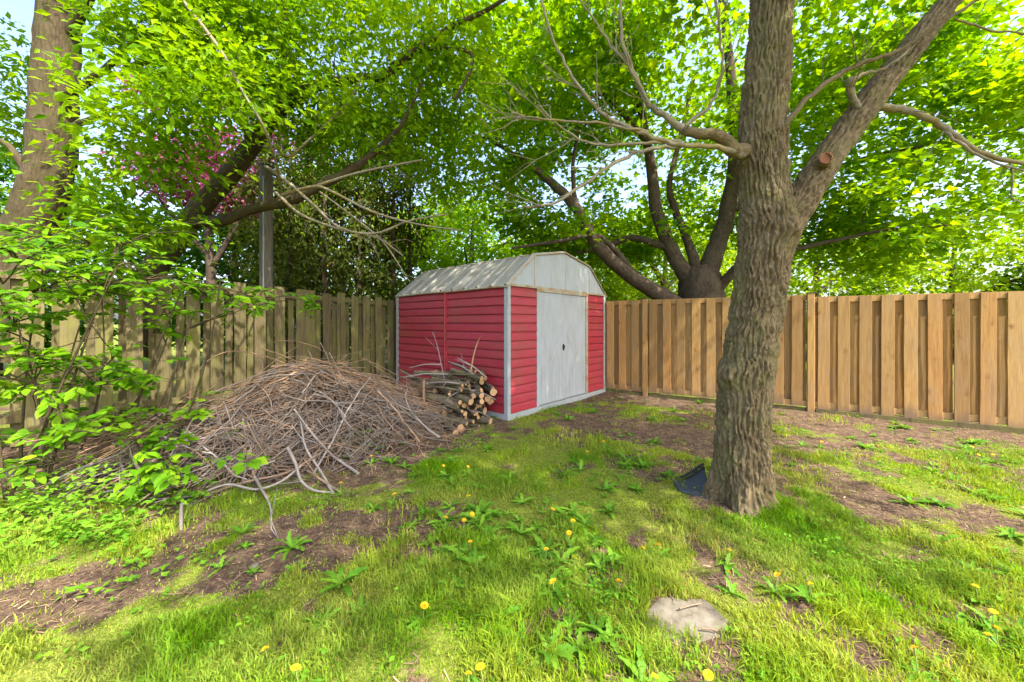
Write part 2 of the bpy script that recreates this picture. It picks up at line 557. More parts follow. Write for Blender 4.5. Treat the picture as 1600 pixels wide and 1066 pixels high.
def bare(X, Y):
    """0 = grown over, 1 = bare soil"""
    p = np.stack([X, Y, np.zeros_like(X)], -1)
    n = fbm(p * 1.7, 4)
    n2 = fbm(p * 5.0 + 9, 3)
    n3 = fbm(p * 14.0 + 31, 2)
    b = 0.3 + 0.8 * n + 0.9 * n2 + 0.55 * n3
    dR = -((X - FR_A[0]) * FR_N[0] + (Y - FR_A[1]) * FR_N[1])
    dL = -((X - FL_O[0]) * FL_N[0] + (Y - FL_O[1]) * FL_N[1])
    b = b + 1.0 * np.clip(1.25 - dR / 1.35, 0, 1) * (dR > -0.3)
    b = b + 1.1 * np.clip(1.2 - dL / 1.3, 0, 1) * (dL > -0.3)
    b = b + 1.0 * np.clip(1.5 - ell(X, Y, -2.3, 4.4, 1.75, 1.25, R(32)), 0, 1)
    for cx, cy, rx, ry, a, w in [(-1.85, 2.15, 1.2, 0.34, R(25), 0.55), (-1.1, 4.2, 0.6, 0.4, 0, 0.9), (-2.5, 1.75, 0.5, 0.2, R(25), 0.5),
                                 (2.9, 2.75, 1.2, 0.36, R(-20), 0.4), (2.3, 4.6, 1.5, 0.7, R(-25), 0.8), (1.0, 4.6, 0.9, 0.4, 0, 0.4),
                                 (1.35, 2.0, 0.5, 0.25, 0, 0.3), (0.55, 2.35, 0.5, 0.2, 0, 0.25), (-0.2, 1.7, 0.35, 0.15, 0, 0.25), (2.1, 1.75, 0.5, 0.2, 0, 0.3), (3.2, 1.9, 0.8, 0.3, R(-15), 0.4), (-0.7, 2.5, 0.5, 0.2, 0, 0.3), (1.25, 3.6, 0.6, 0.35, 0, 0.35)]:
        b = b + w * np.clip(1.5 - ell(X, Y, cx, cy, rx, ry, a), 0, 1)
    b = b - 0.6 * np.clip(1.4 - ell(X, Y, -0.9, 1.75, 1.0, 0.35, R(15)), 0, 1)
    b = b - 0.7 * np.clip(1.4 - ell(X, Y, 1.75, 2.5, 0.45, 0.22, 0), 0, 1)
    b = b - 0.35 * np.clip(1.4 - ell(X, Y, 0.3, 3.4, 1.2, 1.1, 0), 0, 1)
    return np.clip(b, 0, 1)


def gz(X, Y):
    X = np.asarray(X, float); Y = np.asarray(Y, float)
    p = np.stack([X, Y, np.zeros_like(X)], -1).reshape(-1, 3)
    near = np.clip((14 - np.hypot(p[:, 0], p[:, 1] - 4)) / 5, 0, 1)
    h = (0.02 * fbm(p * 1.2 + 3, 3) + 0.008 * fbm(p * 7, 2)) * near
    d = np.hypot(p[:, 0] - TREE[0], p[:, 1] - TREE[1])
    h = h + 0.05 * np.exp(-(d / 0.4) ** 2)
    return h.reshape(X.shape)


xs = np.concatenate([[-400, -200, -100, -50, -30, -20, -14], np.arange(-10, -5, 0.2), np.arange(-5, 7.0, 0.04), np.arange(7, 12, 0.25), [14, 20, 30, 50, 100, 200, 400]])
ys = np.concatenate([[-400, -200, -100, -50, -25, -12, -6, -3, -1], np.arange(0, 8.4, 0.04), np.arange(8.5, 16, 0.3), [18, 24, 32, 45, 70, 120, 250, 500]])
GX, GY = np.meshgrid(xs, ys)
gb = MB()
nx, ny = len(xs), len(ys)
i = np.arange(ny - 1)[:, None] * nx; j = np.arange(nx - 1)[None]
Q = np.stack([i + j, i + j + 1, i + nx + j + 1, i + nx + j], -1).reshape(-1, 4)
bv = bare(GX.ravel(), GY.ravel())
far = np.hypot(GX.ravel(), GY.ravel() - 4) > 13
bv = np.where(far, 0.1, bv)
gb.add(np.stack([GX.ravel(), GY.ravel(), gz(GX, GY).ravel()], -1), Q, bv)
tag(obj('ground', gb, M['ground'], None, True), kind='structure')


def where(X, Y):
    """the nearest thing one could name beside a point of the lawn"""
    marks = [(0.86, 1.75, 0.55, 'beside the grey stepping stone'), (1.78, 2.87, 0.7, 'at the foot of the big tree'), (0.7, 5.6, 0.8, 'before the shed doors'), (-0.75, 4.75, 0.75, 'before the log pile'),
             (-1.9, 3.2, 0.7, 'in front of the brush heap'), (-1.7, 2.1, 0.6, 'on the bare soil strip')]
    best = min(marks, key=lambda m_: math.hypot(X - m_[0], Y - m_[1]) / m_[2])
    if math.hypot(X - best[0], Y - best[1]) < best[2] * 1.25:
        return best[3]
    dR = -((X - FR_A[0]) * FR_N[0] + (Y - FR_A[1]) * FR_N[1])
    if dR < 1.5:
        return 'along the soil at the cedar fence'
    if X > 1.9:
        return 'in the lawn right of the big tree'
    if Y > 2.9:
        return 'in the lawn between shed and stepping stone'
    return 'in the open lawn between soil strip and stepping stone'


# ------------------------------------------------------------------ right fence of new boards
def board_mesh(name, w, t, h, mat, seed, top=0.0, crook=0.004):
    r = np.random.default_rng(seed)
    mb = MB()
    k = 7
    c = 0.003
    zs = np.linspace(0, h, k)
    prof = np.array([(-w / 2 + c, -t / 2), (w / 2 - c, -t / 2), (w / 2, -t / 2 + c), (w / 2, t / 2 - c), (w / 2 - c, t / 2), (-w / 2 + c, t / 2), (-w / 2, t / 2 - c), (-w / 2, -t / 2 + c)])
    n = 8
    off = np.cumsum(r.normal(0, crook, k)) * 0.5
    oy = r.normal(0, crook * 0.3, k)
    V = np.zeros((k, n, 3))
    for a in range(k):
        V[a, :, 0] = prof[:, 0] + off[a]
        V[a, :, 1] = prof[:, 1] + oy[a]
        V[a, :, 2] = zs[a] + (top * prof[:, 0] / w if a == k - 1 else 0)
    i = np.arange(k - 1)[:, None] * n; j = np.arange(n)[None]; j2 = (j + 1) % n
    Q = np.stack([i + j, i + j2, i + n + j2, i + n + j], -1).reshape(-1, 4)
    mb.add(V.reshape(-1, 3), [Q, np.array([list(range(n - 1, -1, -1)), list(range((k - 1) * n, k * n))])])
    return mb.mesh(name, mat)


RR = math.atan2(FR_T[1], FR_T[0])
fr = empty('board_fence', FR_A, RR)
tag(fr, 'new orange-brown cedar board fence with capped posts right of the shed', 'fence')
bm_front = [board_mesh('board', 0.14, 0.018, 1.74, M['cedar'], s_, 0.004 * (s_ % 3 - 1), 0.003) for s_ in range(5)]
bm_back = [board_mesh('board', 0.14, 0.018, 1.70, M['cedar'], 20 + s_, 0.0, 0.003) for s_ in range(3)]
post_s = [-3.3, -1.69, 0.80, 3.29, 5.78, 8.27]
BOT = 0.075
for a in range(len(post_s) - 1):
    s0, s1 = post_s[a], post_s[a + 1]
    dz = 0.035 if s1 <= 3.3 else 0.0
    # rails between the posts, top and bottom
    for z0 in (BOT + 0.012, BOT + 1.74 - 0.09 + dz):
        mb = MB()
        box(mb, (s0 + 0.046, -0.019, z0), (s1 - 0.046, 0.019, z0 + 0.085), 0.0)
        obj('rail', mb, M['cedar'], fr)
    # evenly spaced boards, front and back alternating
    n = max(1, int(round((s1 - s0 - 0.1) / 0.2465)))
    step = (s1 - s0 - 0.09) / n
    for k in range(n):
        s_ = s0 + 0.045 + step * (k + 0.5) - 0.015
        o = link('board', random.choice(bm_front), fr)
        o.location = (s_ + random.uniform(-0.006, 0.006), -0.03, BOT - 0.012 + dz + random.uniform(-0.004, 0.004))
        o.rotation_euler = (0, random.uniform(-0.003, 0.003), random.choice((0, math.pi)))
        o = link('board', random.choice(bm_back), fr)
        sb = min(max(s_ + step * 0.5, s0 + 0.115), s1 - 0.115)
        o.location = (sb + random.uniform(-0.006, 0.006), 0.03, BOT + dz + random.uniform(-0.004, 0.004))
        o.rotation_euler = (0, random.uniform(-0.003, 0.003), random.choice((0, math.pi)))
    o = link('board', bm_back[0], fr)
    o.location = (s0 + 0.112, 0.03, BOT + dz)
pm = MB()
box(pm, (-0.046, -0.052, -0.25), (0.046, 0.04, 1.865), 0.005)
post_me = pm.mesh('post', M['cedar'])
pm = MB()
box(pm, (-0.05, -0.056, 1.865), (0.05, 0.044, 1.882), 0.004)
cap_me = pm.mesh('post_cap', M['dark'])
for s_ in post_s[1:]:
    o = link('post', post_me, fr)
    o.location = (s_, 0, 0.0)
    c_ = link('post_cap', cap_me, o)
# timber kickboards laid on the soil under the fence
for a, b in ((3.34, 5.74), (5.82, 8.2)):
    mb = MB()
    box(mb, (a, -0.055, -0.06), (b, 0.0, 0.062), 0.006)
    o = obj('kickboard', mb, M['old'], fr)
    o['label'] = 'grey weathered timber laid under the fence boards'
for a, b in ((-3.2, 0.74), (0.86, 3.23)):
    mb = MB()
    box(mb, (a, -0.01, -0.06), (b, 0.03, 0.052), 0.004)
    obj('kickboard', mb, M['old'], fr)

# ------------------------------------------------------------------ left fence of weathered boards
RL = math.atan2(FL_T[1], FL_T[0])
fl = empty('weathered_fence', FL_O, RL)
tag(fl, 'old grey-green weathered board fence with gaps left of the shed', 'fence')


def fl_top(s_):
    return 1.89 + 0.037 * max(0.0, -s_) if s_ > -4 else 2.04


old_me = {}
for w in (0.135, 0.15, 0.105):
    for q in range(3):
        old_me[(w, q)] = board_mesh('board', w, 0.02, 2.0, M['old'], int(w * 1000) + q, 0.012 * (q - 1), 0.006)
# board edges read along the photograph, expressed as distance along the fence
left_edges = [150, 199, 246, 288, 326, 364, 397.5, 430.6, 460.5, 478.6, 503, 525.5, 546.7, 567, 586, 604.5]
S = []
for x in left_edges:
    Z = FPX * 9.0 / (FPX * 0.8714 + 800 - x)
    S.append((Z - FL_O[1]) / FL_T[1])
while S[0] > -7.0:
    S.insert(0, S[0] - 0.276)
while S[-1] < 2.0:
    S.append(S[-1] + 0.252)
for k, s_ in enumerate(S):
    w = 0.15 if s_ < -1.3 else 0.135
    h = fl_top(s_) + random.uniform(-0.035, 0.03)
    o = link('board', old_me[(w, random.randrange(3))], fl)
    o.location = (s_ + w / 2, -0.032, 0.03)
    o.scale = (1, 1, (h - 0.03) / 2.0)
    o.rotation_euler = (0, random.uniform(-0.008, 0.008), random.choice((0, math.pi)))
    if k + 1 < len(S):
        g0, g1 = s_ + w, S[k + 1]
        if g1 - g0 > 0.02:
            o = link('board', old_me[(0.105, random.randrange(3))], fl)
            o.location = ((g0 + g1) / 2 + random.uniform(-0.015, 0.015) + 0.02, 0.055, 0.03)
            o.scale = (0.85, 1, (h - 0.1) / 2.0)
            o.rotation_euler = (0, random.uniform(-0.01, 0.01), 0)
mb = MB()
sl = board_mesh('loose_board', 0.09, 0.02, 1.74, M['old'], 99)
o = link('board', sl, fl)
o.location = (-1.02, -0.056, 0.02)
o.rotation_euler = (0.0, -0.008, 0)
for a, b in ((-7.0, -4.6), (-4.6, -2.15), (-2.15, 0.2), (0.2, 2.1)):
    for z0 in (0.3, None):
        mb = MB()
        za = (fl_top(a) - 0.15) if z0 is None else z0
        zb = (fl_top(b) - 0.15) if z0 is None else z0
        y0, y1 = -0.021, 0.044
        V = [(a, y0, za), (b, y0, zb), (b, y1, zb), (a, y1, za), (a, y0, za + 0.085), (b, y0, zb + 0.085), (b, y1, zb + 0.085), (a, y1, za + 0.085)]
        mb.add(V, np.array([[0, 3, 2, 1], [4, 5, 6, 7], [0, 1, 5, 4], [1, 2, 6, 5], [2, 3, 7, 6], [3, 0, 4, 7]]))
        obj('rail', mb, M['old'], fl)
mb = MB()
box(mb, (-0.045, 0.066, -0.2), (0.045, 0.15, 1.98), 0.005)
pme = mb.mesh('post', M['old'])
for s_ in (-4.6, -2.15, 0.2, 2.1):
    o = link('post', pme, fl)
    o.location = (s_, 0, 0)

# ------------------------------------------------------------------ the shed
RS = math.atan2(SH_U[1], SH_U[0])
sh = empty('garden_shed', SH_C, RS)
tag(sh, 'red metal garden shed with white sliding doors and pale gambrel roof', 'shed')
EAVE, KNEE, PEAK = 1.95, 2.46, 2.61
K0, K1 = 0.61, SH_W - 0.61
BASE = 0.08
NROW = 14
ROWH = (EAVE - 0.02 - BASE) / NROW


def plank_mesh(length, name='siding_plank'):
    """one horizontal siding plank, front towards -Y, running along +X"""
    prof = [(0.0, 0.0), (-0.02, 0.0), (-0.026, 0.006), (-0.025, 0.03), (-0.017, 0.085), (-0.006, 0.112), (-0.001, ROWH - 0.001), (0.0, ROWH - 0.001)]
    mb = MB()
    n = len(prof)
    ks = np.linspace(0, length, 9)
    V = []
    for a in ks:
        w = 0.0015 * math.sin(a * 5.1)
        V += [(a, p + (w if p < -0.002 else 0), z) for p, z in prof]
    k = len(ks)
    i = np.arange(k - 1)[:, None] * n; j = np.arange(n)[None]; j2 = (j + 1) % n
    Q = np.stack([i + j, i + n + j, i + n + j2, i + j2], -1).reshape(-1, 4)
    mb.add(V, [Q, np.array([list(range(n)), list(range((k - 1) * n, k * n))[::-1]])])
    return mb.mesh(name, M['red'])


def wall_part(name, x0, x1, y0, y1, z0, z1):
    mb = MB()
    box(mb, (x0, y0, z0), (x1, y1, z1), 0)
    return obj(name, mb, M['red'], sh)


D0, D1 = 0.68, 2.22            # door frame
side = wall_part('wall', 0.016, 0.03, 0.03, SH_L - 0.03, BASE, EAVE)
fw1 = wall_part('wall', 0.032, D0, 0.016, 0.03, BASE, EAVE)
fw2 = wall_part('wall', D1, SH_W - 0.032, 0.016, 0.03, BASE, EAVE)
bw = wall_part('wall', 0.032, SH_W - 0.032, SH_L - 0.03, SH_L - 0.016, BASE, EAVE)
rw = wall_part('wall', SH_W - 0.03, SH_W - 0.016, 0.03, SH_L - 0.03, BASE, EAVE)
MID = 1.42
pl = {'a': plank_mesh(MID - 0.03 - 0.05), 'b': plank_mesh(SH_L - 0.05 - MID - 0.03), 'c': plank_mesh(D0 - 0.05), 'd': plank_mesh(SH_W - 0.05 - D1)}
for r in range(NROW):
    z = BASE + r * ROWH
    # the side wall faces -X: turn the plank by -90 degrees, it then runs along -Y
    o = link('siding_plank', pl['a'], side); o.location = (0.015, MID - 0.03, z); o.rotation_euler = (random.uniform(-0.008, 0.004), 0, -math.pi / 2)
    o = link('siding_plank', pl['b'], side); o.location = (0.015, SH_L - 0.05, z); o.rotation_euler = (random.uniform(-0.008, 0.004), 0, -math.pi / 2)
    o = link('siding_plank', pl['c'], fw1); o.location = (0.05, 0.015, z); o.rotation_euler = (random.uniform(-0.006, 0.004), 0, 0)
    o = link('siding_plank', pl['d'], fw2); o.location = (D1, 0.015, z); o.rotation_euler = (random.uniform(-0.006, 0.004), 0, 0)
mb = MB()
prism(mb, [(0.02, MID - 0.032), (-0.024, MID - 0.03), (-0.027, MID - 0.018), (-0.014, MID - 0.01), (-0.014, MID + 0.01), (-0.027, MID + 0.018), (-0.024, MID + 0.03), (0.02, MID + 0.032)], 'z', BASE, EAVE - 0.005)
obj('joint_strip', mb, M['red'], sh)


def corner(x, y, sx, sy):
    mb = MB()
    a, b = 0.052, -0.016
    pts = [(x + sx * b, y + sy * b), (x + sx * a, y + sy * b), (x + sx * a, y + sy * 0.004), (x + sx * 0.004, y + sy * 0.004), (x + sx * 0.004, y + sy * a), (x + sx * b, y + sy * a)]
    if sx * sy < 0:
        pts = pts[::-1]
    prism(mb, pts, 'z', 0.05, EAVE + 0.01)
    obj('corner_trim', mb, M['metal_trim'], sh)


corner(0, 0, 1, 1); corner(0, SH_L, 1, -1); corner(SH_W, 0, -1, 1); corner(SH_W, SH_L, -1, -1)
mb = MB(); box(mb, (-0.018, -0.022, -0.02), (SH_W + 0.018, 0.03, BASE - 0.002), 0.003); obj('base_rail', mb, M['metal_trim'], sh)
mb = MB(); box(mb, (-0.018, 0.032, -0.02), (0.03, SH_L + 0.018, BASE - 0.003), 0.003); obj('base_rail', mb, M['metal_trim'], sh)
# door frame and the two sliding doors
mb = MB(); box(mb, (D0 - 0.008, -0.016, BASE), (D0 + 0.055, 0.034, EAVE - 0.045), 0.004); obj('door_jamb', mb, M['metal'], sh)
mb = MB(); box(mb, (D1 - 0.055, -0.016, BASE), (D1 + 0.008, 0.034, EAVE - 0.045), 0.004); obj('door_jamb', mb, M['metal_rust'], sh)
mb = MB(); box(mb, (D0 - 0.012, -0.02, EAVE - 0.05), (D1 + 0.012, 0.036, EAVE + 0.002), 0.004); obj('door_header', mb, M['metal_rust'], sh)
DM = (D0 + D1) / 2 - 0.005


def door(x0, x1, yf, handle):
    mb = MB()
    z0, z1 = BASE + 0.01, EAVE - 0.055
    box(mb, (x0, yf, z0), (x1, yf + 0.016, z1), 0.003)
    d = obj('door', mb, M['metal'], sh)
    w = x1 - x0
    # pressed panel: shallow raised ribs, upright and diagonal
    rb = MB()
    zc = 0.72
    for f in np.linspace(0.1, 0.9, 7):
        box(rb, (x0 + w * f - 0.006, yf - 0.004, z0 + 0.08), (x0 + w * f + 0.006, yf + 0.001, zc), 0.002)
    obj('pressed_ribs', rb, M['metal'], d)
    for sgn in (1, -1):
        rb = MB()
        ax0, ax1 = (x0 + 0.06, x1 - 0.06) if sgn > 0 else (x1 - 0.06, x0 + 0.06)
        P = np.array([[ax0, yf - 0.001, 0.3], [ax1, yf - 0.001, 1.25]])
        tube(rb, smooth(P, 4) + [0, 0.002, 0], 0.005, 6)
        obj('brace_rib', rb, M['metal'], d)
    for zz in (z0 + 0.02, z1 - 0.03):
        rb = MB(); box(rb, (x0 + 0.01, yf - 0.005, zz), (x1 - 0.01, yf + 0.001, zz + 0.014), 0.002); obj('edge_fold', rb, M['metal'], d)
    if handle:
        rb = MB()
        hx = x1 - 0.035
        box(rb, (hx - 0.024, yf - 0.006, 0.93), (hx + 0.024, yf + 0.001, 1.04), 0.003)
        box(rb, (hx - 0.012, yf - 0.03, 0.965), (hx + 0.012, yf - 0.004, 1.02), 0.005)
        obj('handle', rb, M['dark'], d)


door(D0 + 0.05, DM + 0.006, -0.004, True)
door(DM + 0.012, D1 - 0.05, 0.006, False)
# gable of four sheets
gy0, gy1 = -0.012, 0.006


def prof_z(x):
    return float(np.interp(x, [0, K0, SH_W / 2, K1, SH_W], [EAVE + 0.01, KNEE, PEAK, KNEE, EAVE + 0.01]))


seams = [0.02, K0, SH_W / 2 + 0.03, K1, SH_W - 0.02]
for a in range(4):
    x0, x1 = seams[a] + 0.002, seams[a + 1] - 0.002
    xm = [x for x in (K0, SH_W / 2, K1) if x0 < x < x1]
    poly = [(x0, EAVE + 0.004), (x1, EAVE + 0.004)] + [(x, prof_z(x) - 0.008) for x in [x1] + xm[::-1] + [x0]]
    if abs(poly[-1][1] - poly[0][1]) < 0.02: poly = poly[:-1] if a == 0 else poly
    mb = MB(); prism(mb, poly, 'y', gy0, gy1); obj('gable_panel', mb, M['metal'], sh)
for x in (K0, K1):
    mb = MB(); box(mb, (x - 0.007, gy0 - 0.004, EAVE + 0.03), (x + 0.007, gy0 + 0.002, prof_z(x) - 0.012)); obj('gable_seam', mb, M['metal_rust'], sh)
mb = MB(); box(mb, (0.0, -0.024, EAVE - 0.008), (SH_W, -0.01, EAVE + 0.028), 0.002); obj('gable_trim', mb, M['metal_rust'], sh)
xm = [x for x in (K0, SH_W / 2, K1)]
poly = [(0.02, EAVE), (SH_W - 0.02, EAVE)] + [(x, prof_z(x) - 0.01) for x in xm[::-1]]
mb = MB(); prism(mb, poly, 'y', SH_L - 0.02, SH_L - 0.005); obj('gable_panel', mb, M['metal'], sh)
# roof: four slopes of ribbed sheets
OV = 0.03
segs = [((-OV, EAVE - 0.015), (K0, KNEE)), ((K0, KNEE), (SH_W / 2, PEAK)), ((SH_W / 2, PEAK), (K1, KNEE)), ((K1, KNEE), (SH_W + OV, EAVE - 0.015))]
NP = 10
for (xa, za), (xb, zb) in segs:
    d = np.array([xb - xa, zb - za]); d = d / np.linalg.norm(d); nrm = np.array([-d[1], d[0]])
    ro = None
    pw = (SH_L + 0.05) / NP
    for k in range(NP):
        y0 = -0.025 + k * pw
        # ribbed cross-section along y
        yy = [0, 0.014, 0.044, 0.058, pw * 0.5 - 0.01, pw * 0.5, pw * 0.5 + 0.01, pw]
        hh = [0.0, 0.03, 0.03, 0.002, 0.002, 0.007, 0.002, 0.002]
        V = []
        for t_ in (0.0, 0.5, 1.0):
            for y_, h_ in zip(yy, hh):
                b_ = np.array([xa, za]) + (np.array([xb, zb]) - np.array([xa, za])) * t_ + nrm * (h_ + 0.004)
                V.append((b_[0], y0 + y_, b_[1]))
        n_ = len(yy)
        lo = len(V)
        for t_ in (0.0, 0.5, 1.0):
            for y_, h_ in zip(yy, hh):
                b_ = np.array([xa, za]) + (np.array([xb, zb]) - np.array([xa, za])) * t_ + nrm * (h_ + 0.001)
                V.append((b_[0], y0 + y_, b_[1]))
        Qs = []
        for q in range(2):
            for w_ in range(n_ - 1):
                a_ = q * n_ + w_
                Qs.append([a_, a_ + n_, a_ + n_ + 1, a_ + 1])
                Qs.append([lo + a_, lo + a_ + 1, lo + a_ + n_ + 1, lo + a_ + n_])
        for w_ in range(n_ - 1):
            Qs.append([w_, w_ + 1, lo + w_ + 1, lo + w_]); e_ = 2 * n_ + w_
            Qs.append([e_ + 1, e_, lo + e_, lo + e_ + 1])
        mb = MB(); mb.add(V, np.array(Qs))
        if ro is None:
            ro = obj('roof', mb, M['metal_roof'], sh)
        else:
            obj('roof_sheet', mb, M['metal_roof'], ro)
# trims along eave, knee, ridge and gable edge
for (x, z, r) in ((-OV, EAVE - 0.02, 0.016), (SH_W + OV, EAVE - 0.02, 0.016), (K0, KNEE + 0.008, 0.014), (K1, KNEE + 0.008, 0.014), (SH_W / 2, PEAK + 0.01, 0.018)):
    mb = MB()
    yy = np.linspace(-0.035, SH_L + 0.03, 12)
    pts = np.stack([np.full(12, x), yy, z + 0.004 * np.sin(yy * 4)], -1)
    tube(mb, pts, r, 6, cap=True)
    obj('roof_trim', mb, M['metal_rust'], sh)
for (xa, za), (xb, zb) in segs:
    mb = MB()
    tube(mb, np.array([[xa, -0.03, za + 0.004], [(xa + xb) / 2, -0.03, (za + zb) / 2 + 0.004], [xb, -0.03, zb + 0.004]]), 0.013, 5, cap=True)
    obj('roof_edge', mb, M['metal_rust'], sh)

# ------------------------------------------------------------------ log pile against the shed wall
log_i = 0
logs = []
hrow = 0.0
wall_out = -SH_U
for row in range(11):
    width = 0.95 * (1 - row / 11.5) ** 0.85 + random.uniform(-0.08, 0.05)
    a = 0.05 + random.uniform(0, 0.06)
    while a < width:
        r = random.uniform(0.026, 0.052) * (1.0 if row < 7 else 0.8)
        for rep in range(3 if row < 6 else 2 if row < 9 else 1):
            logs.append((a + r, hrow + r * 0.9, r, rep))
        a += 2 * r * random.uniform(0.95, 1.08)
    hrow += 0.072
for a, h, r, rep in logs:
    L = random.uniform(0.32, 0.66)
    lc = 0.1 + rep * 0.4 + random.uniform(-0.12, 0.32) + 0.25 * (h / 0.8)
    base = SH_C + SH_V * lc + wall_out * (a + 0.02)
    ax = SH_V + SH_U * random.gauss(0, 0.36) + np.array([0, 0, random.gauss(0.03, 0.14)])
    ax = ax / np.linalg.norm(ax)
    if random.random() < 0.42: L *= 1.35; r *= 0.5
    pts = np.array([np.zeros(3), ax * L * 0.33 + rng.normal(0, 0.008, 3), ax * L * 0.66 + rng.normal(0, 0.008, 3), ax * L])
    mb = MB()
    tube(mb, smooth(pts, 2), r * np.array([1.04, 1, 0.98, 1, 1, 0.97, 0.95]) * random.uniform(0.95, 1.05), 9, cap=True, capm=1, wob=0.05)
    o = obj('log', mb, [M['log_bark'], M['cut']], None, False)
    o.location = base + np.array([0, 0, h])
    size = 'thick' if r > 0.042 else 'thin' if r < 0.03 else 'medium'
    level = 'bottom' if h < 0.2 else 'top' if h > 0.52 else 'middle'
    deep = ('end facing shed corner', 'behind the first logs', 'deepest towards the fence')[rep]
    tag(o, '%s sawn log in %s layer of the log pile, %s' % (size, level, deep), 'log', 'sawn logs piled beside the shed')
    for p_ in o.data.polygons:
        p_.use_smooth = p_.material_index == 0

# ------------------------------------------------------------------ brush pile
BP = np.array([-2.5, 4.22, 0]); BA = np.array([0.85, 0.527, 0]); BN = np.array([-0.527, 0.85, 0])
HL, HW, HH = 1.7, 1.0, 0.7


def mound(a, b):
    """height of the brush heap at (a along, b across), both -1..1"""
    a = np.asarray(a, float); b = np.asarray(b, float)
    ha = np.interp(a, [-1.1, -1, -0.7, -0.2, 0.15, 0.6, 1.0, 1.15], [0, 0.1, 0.42, 0.9, 1.0, 0.72, 0.3, 0.0])
    hb = np.clip(1 - np.abs(b) ** 1.7, 0, 1) ** 0.85
    lump = 1 + 0.42 * vnoise(np.stack([a * 2.3 + 4, b * 2.3, 0 * a], -1).reshape(-1, 3)).reshape(a.shape) 
    return HH * ha * hb * lump


def bstick(a, b, ang, L, lift, bend, k=7):
    """a stick draped over the heap"""
    d = math.cos(ang) * BA + math.sin(ang) * BN
    c0 = BP + BA * a * HL + BN * b * HW
    t = np.linspace(-0.5, 0.5, k)
    pts = c0 + d * (t[:, None] * L)
    sd = np.array([-d[1], d[0], 0])
    pts = pts + sd * (bend * (0.25 - t ** 2))[:, None]
    aa = ((pts - BP) @ BA) / HL; bb = ((pts - BP) @ BN) / HW
    z = mound(aa, bb)
    zs = z[k // 2] * 0.75 + z * 0.25 + (z[-1] - z[0]) * t * 0.7 + L * t * rng.normal(0, 0.16)
    z = 0.4 * z + 0.6 * zs
    pts[:, 2] = np.maximum(z * lift, 0.0) + 0.015 + rng.normal(0, 0.01, k)
    return pts


bp = MB()
for k in range(2600):
    a = rng.uniform(-1, 1); b = rng.uniform(-1, 0.9)
    if abs(a) ** 2.2 + b * b > 1: continue
    top = rng.random() < 0.5
    lift = rng.uniform(0.9, 1.12) if top else rng.uniform(0.1, 0.95)
    up = b > -0.15
    ang = rng.normal(0.05, 0.34) if up else rng.normal(0.0, 0.95)
    L = rng.uniform(0.5, 1.5) if up else rng.uniform(0.25, 0.95)
    pts = bstick(a, b, ang, L, lift, rng.normal(0, 0.25))
    if rng.random() < 0.14:
        pts[:, 2] += np.linspace(0, rng.uniform(0.05, 0.4) * L, len(pts))[::rng.choice([1, -1])]
    r = (rng.uniform(0.002, 0.007) if up else rng.uniform(0.0018, 0.006)) * (1.8 if rng.random() < 0.07 else 1.0)
    v = np.clip((0.62 if up else 0.08) + rng.normal(0, 0.25), 0, 1)
    tube(bp, pts, np.linspace(r, r * 0.4, len(pts)), 4, v)
# finer tangle that joins the heap to the log pile, reddish dry cedar sprays on top
for k in range(1500):
    c0 = np.array([-1.45, 5.15, 0]) + np.array([rng.normal(0, 0.4), rng.normal(0, 0.46), 0])
    h = max(0.0, 0.5 - 0.5 * np.hypot(c0[0] + 1.5, (c0[1] - 5.4) * 0.9)) * rng.uniform(0.3, 1.1)
    ang = rng.uniform(0, 6.28); L = rng.uniform(0.15, 0.6); el = rng.normal(0.0, 0.35)
    d = np.array([math.cos(ang) * math.cos(el), math.sin(ang) * math.cos(el), math.sin(el)])
    t = np.linspace(-0.5, 0.5, 5)[:, None]
    pts = c0 + np.array([0, 0, h]) + d * t * L + rng.normal(0, 0.012, (5, 3))
    pts[:, 2] = np.maximum(pts[:, 2], 0.01)
    r = rng.uniform(0.0018, 0.005)
    tube(bp, pts, np.linspace(r, r * 0.5, 5), 4, np.clip(rng.normal(0.75, 0.25), 0, 1))
tag(obj('brush_pile', bp, M['stick'], None, True), 'heap of tangled cut twigs and brushwood against the weathered fence', 'brush pile', None, 'stuff')

br_label = 'bare cut branch lying across the heap of twigs'
n_br = 0
for k in range(70):
    a = rng.uniform(-0.9, 0.95); b = rng.uniform(-0.95, 0.5)
    if abs(a) ** 2.2 + b * b > 0.95: continue
    up = b > 0.0
    pts = bstick(a, b, rng.normal(0.05, 0.25) if up else rng.normal(0, 0.8), rng.uniform(0.9, 1.9) if up else rng.uniform(0.5, 1.2), rng.uniform(1.04, 1.15), rng.normal(0, 0.3), 9)
    mb = MB()
    r = rng.uniform(0.007, 0.013)
    tube(mb, pts, np.linspace(r, r * 0.45, 9), 6, np.clip(rng.normal(0.5, 0.35), 0, 1), cap=True)
    for q in range(rng.integers(1, 4)):
        i0 = rng.integers(2, 7)
        d = norm(pts[i0 + 1] - pts[i0] + rng.normal(0, 0.08, 3))
        sub = pts[i0] + d * np.linspace(0, rng.uniform(0.12, 0.4), 4)[:, None] + rng.normal(0, 0.006, (4, 3)) * np.array([[0], [1], [1], [1]])
        tube(mb, sub, np.linspace(r * 0.5, r * 0.25, 4), 4, 0.4)
    brown = bool(up or k % 3 == 0)
    o = obj('cut_branch', mb, M['stick'] if brown else M['stick_grey'], None, True)
    br_label = '%s %s cut branch on the %s of the brush heap, its %s part' % ('brown' if brown else 'grey', 'stout' if r > 0.01 else 'slender', 'crest' if up else 'lawn side', 'shed-side' if a > 0.3 else 'shrub-side' if a < -0.3 else 'middle')
    tag(o, br_label, 'branch', 'cut branches on the brush heap')


